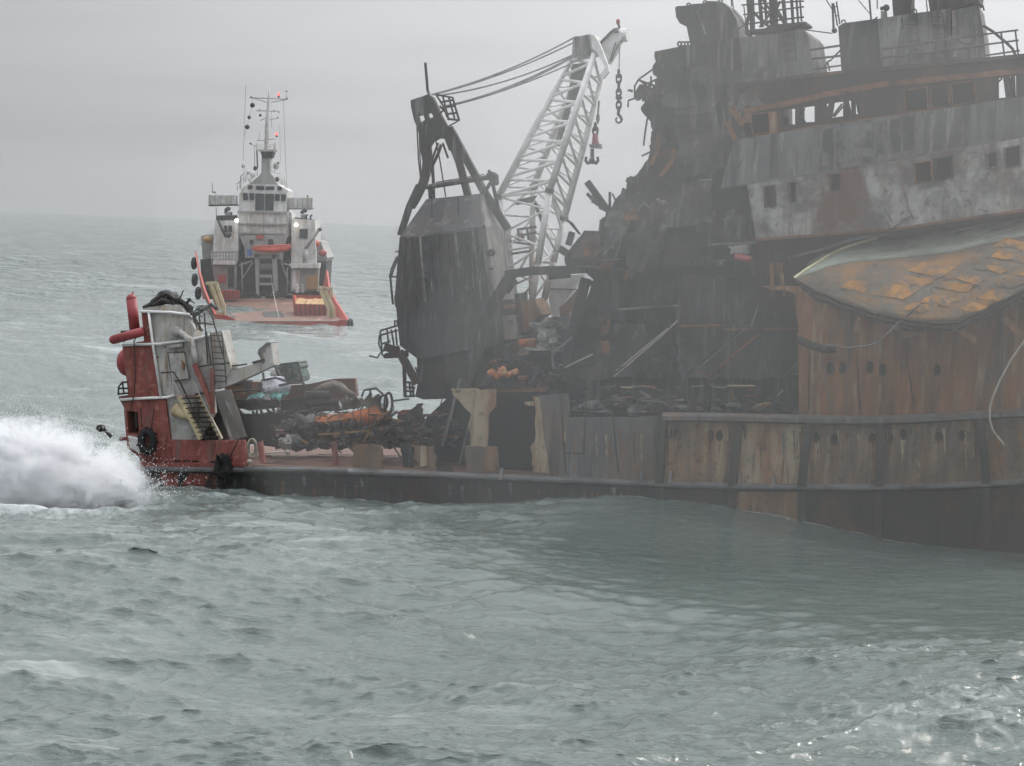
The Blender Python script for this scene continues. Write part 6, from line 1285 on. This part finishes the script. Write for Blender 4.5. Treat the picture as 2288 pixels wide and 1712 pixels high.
# ------------------------------------------------------------------ wave bursting against the stern
def build_spray():
    base = on_sea(45, 1098); c = Vector((base.x, base.y + 1.0, 0.7)); bm = bmesh.new(); bmesh.ops.create_icosphere(bm, subdivisions=5, radius=1.0)
    for v in bm.verts:
        d = v.co.normalized(); p = Vector((d.x * 6.6, d.y * 3.2, d.z * 3.9))
        k = 1 + .22 * mnoise.noise(p * .5 + Vector((3, 1, 7))) + .12 * mnoise.noise(p * 1.3)
        p = p * k
        t = max(0, p.x) / 6.4; p.z *= 1 - .35 * t * t
        v.co = p
    me = bpy.data.meshes.new('sea_spray'); bm.to_mesh(me); bm.free(); o = bpy.data.objects.new('sea_spray', me); COL.objects.link(o); o.location = c
    o['kind'] = 'stuff'; o['label'] = 'white burst of spray thrown up at the red stern'
    b = NB('spray_cloud'); tcn = b.n('ShaderNodeTexCoord').outputs['Object']
    mp = b.n('ShaderNodeMapping'); mp.inputs['Scale'].default_value = (1 / 6.4, 1 / 3.1, 1 / 3.7); b.l(tcn, mp.inputs['Vector'])
    ln = b.n('ShaderNodeVectorMath', operation='LENGTH'); b.l(mp.outputs[0], ln.inputs[0]); rad = ln.outputs['Value']
    n1 = b.noise(tcn, .55, 6, .66, .9, (.8, .8, 1.2)); n2 = b.noise(tcn, 2.2, 6, .7, .8, (1.5, 1.5, .7))
    v = b.math('ADD', b.math('MULTIPLY', n1, 1.35), b.math('MULTIPLY', n2, .75))
    den = b.math('SUBTRACT', v, b.math('ADD', b.math('MULTIPLY', rad, .95), .19)); den = b.ramp(den, 0.0, .26, 0.0, 2.4)
    vp = b.n('ShaderNodeVolumePrincipled'); vp.inputs['Color'].default_value = (.91, .918, .93, 1); b.l(den, vp.inputs['Density']); vp.inputs['Anisotropy'].default_value = .3
    ou = b.n('ShaderNodeOutputMaterial'); b.l(vp.outputs[0], ou.inputs['Volume']); me.materials.append(b.m)
    # the dense heart of the burst: frothing water, opaque
    bm = bmesh.new(); bmesh.ops.create_icosphere(bm, subdivisions=6, radius=1.0)
    for v in bm.verts:
        d = v.co.normalized(); p = Vector((d.x * 5.2, d.y * 1.9, d.z * 2.2)); nn = p * .45 + Vector((3, 1, 7))
        k = 1 + .20 * mnoise.noise(nn) + .13 * mnoise.noise(nn * 2.3) + .05 * mnoise.noise(nn * 5.1) + .03 * mnoise.noise(nn * 11) + .015 * mnoise.noise(nn * 25)
        p = p * k; t = max(0, p.x) / 6.4; p.z *= 1 - .55 * t * t; v.co = p
    mf = bpy.data.meshes.new('breaking_water'); bm.to_mesh(mf); bm.free(); mf.polygons.foreach_set('use_smooth', [True] * len(mf.polygons)); of = bpy.data.objects.new('breaking_water', mf); COL.objects.link(of); of.location = c
    of['kind'] = 'stuff'; of['label'] = 'frothing white water in the heart of the burst'
    b3 = NB('froth'); d1 = b3.n('ShaderNodeBsdfDiffuse'); d1.inputs['Color'].default_value = (.78, .79, .81, 1); d2 = b3.n('ShaderNodeBsdfTranslucent'); d2.inputs['Color'].default_value = (.78, .79, .81, 1)
    mx = b3.n('ShaderNodeMixShader'); mx.inputs[0].default_value = .4; b3.l(d1.outputs[0], mx.inputs[1]); b3.l(d2.outputs[0], mx.inputs[2]); o3 = b3.n('ShaderNodeOutputMaterial'); b3.l(mx.outputs[0], o3.inputs[0]); mf.materials.append(b3.m)
    # flung drops round the cloud
    m = MB(); g = random.Random(5); vs_, fs_ = [], []
    for k in range(9000):
        a_ = g.uniform(0, math.pi); rr = min(1.35, .5 + abs(g.gauss(.32, .2))); p = c + Vector((6.4 * rr * math.cos(a_), g.gauss(0, 1.2), 3.6 * rr * math.sin(a_) * (1 - .4 * max(0, math.cos(a_)))))
        s = g.uniform(.008, .032); i = len(vs_)
        vs_ += [p + Vector(q_) * s for q_ in ((1, 0, -.6), (-.6, .9, -.6), (-.6, -.9, -.6), (0, 0, 1))]; fs_ += [(i, i + 1, i + 2), (i, i + 1, i + 3), (i + 1, i + 2, i + 3), (i + 2, i, i + 3)]
    m.add(vs_, fs_); b2 = NB('spray_drop'); d_ = b2.n('ShaderNodeBsdfDiffuse'); d_.inputs['Color'].default_value = (.8, .82, .84, 1); o2 = b2.n('ShaderNodeOutputMaterial'); b2.l(d_.outputs[0], o2.inputs[0]); MATS['spray_drop'] = b2.m
    od = m.build('spray_drops', 'spray_drop'); od['kind'] = 'stuff'; od['label'] = 'flung drops of water round the burst of spray'
build_spray()
# ------------------------------------------------------------------ haze
def build_haze():
    bm = bmesh.new(); bmesh.ops.create_cube(bm, size=1.0)
    me = bpy.data.meshes.new('haze'); 
    x0, x1, y0, y1, z0, z1 = -12000, 12000, -60, 9100, -4.0, 38.0
    for v in bm.verts: v.co = Vector(((x0 if v.co.x < 0 else x1), (y0 if v.co.y < 0 else y1), (z0 if v.co.z < 0 else z1)))
    bm.to_mesh(me); bm.free(); o = bpy.data.objects.new('haze', me); COL.objects.link(o); o['kind'] = 'stuff'; o['label'] = 'thin pale sea haze and smoky air'
    b = NB('haze_air'); v = b.n('ShaderNodeVolumePrincipled'); v.inputs['Color'].default_value = (0.55, 0.565, 0.57, 1); v.inputs['Density'].default_value = HAZE
    v.inputs['Anisotropy'].default_value = 0.35
    ou = b.n('ShaderNodeOutputMaterial'); b.l(v.outputs[0], ou.inputs['Volume']); me.materials.append(b.m); b.m.volume_intersection_method = 'FAST' if hasattr(b.m, 'volume_intersection_method') else 0
HAZE = 0.00006
build_haze()
def build_glare_veil():
    # smoky volume added to stand in for sun glare: thin at its rim, thicker towards the middle of the wreck
    b = NB('glare_veil_air'); v = b.n('ShaderNodeVolumePrincipled'); v.inputs['Color'].default_value = (0.95, 0.955, 0.95, 1); v.inputs['Density'].default_value = 0.0052; v.inputs['Anisotropy'].default_value = 0.5
    ou = b.n('ShaderNodeOutputMaterial'); b.l(v.outputs[0], ou.inputs['Volume'])
    for i, (cx, rx, ry, rz) in enumerate(((1810, 28.0, 18.0, 20.0), (1860, 21.0, 16.0, 16.0))):
        bm = bmesh.new(); bmesh.ops.create_icosphere(bm, subdivisions=5, radius=1.0); me = bpy.data.meshes.new('glare_veil')
        c = H(cx, 760, -5.0)
        for vt in bm.verts:
            d = vt.co.normalized(); k = 1 + .22 * mnoise.noise(d * 1.7 + Vector((i * 7.3, 2, 1))) + .08 * mnoise.noise(d * 4 + Vector((i * 3.3, 5, 1)))
            vt.co = c + HULL.t * (d.x * rx * k) + HULL.n * (d.y * ry * k) + Z * (d.z * rz * k); vt.co.z = max(vt.co.z, -1.5 - .1 * i)
        bm.to_mesh(me); bm.free(); me.polygons.foreach_set('use_smooth', [True] * len(me.polygons)); o = bpy.data.objects.new('glare_veil', me); COL.objects.link(o); o['kind'] = 'stuff'; o['label'] = 'thin smoky veil added over the burnt ship for sun glare'
        me.materials.append(b.m)
build_glare_veil()
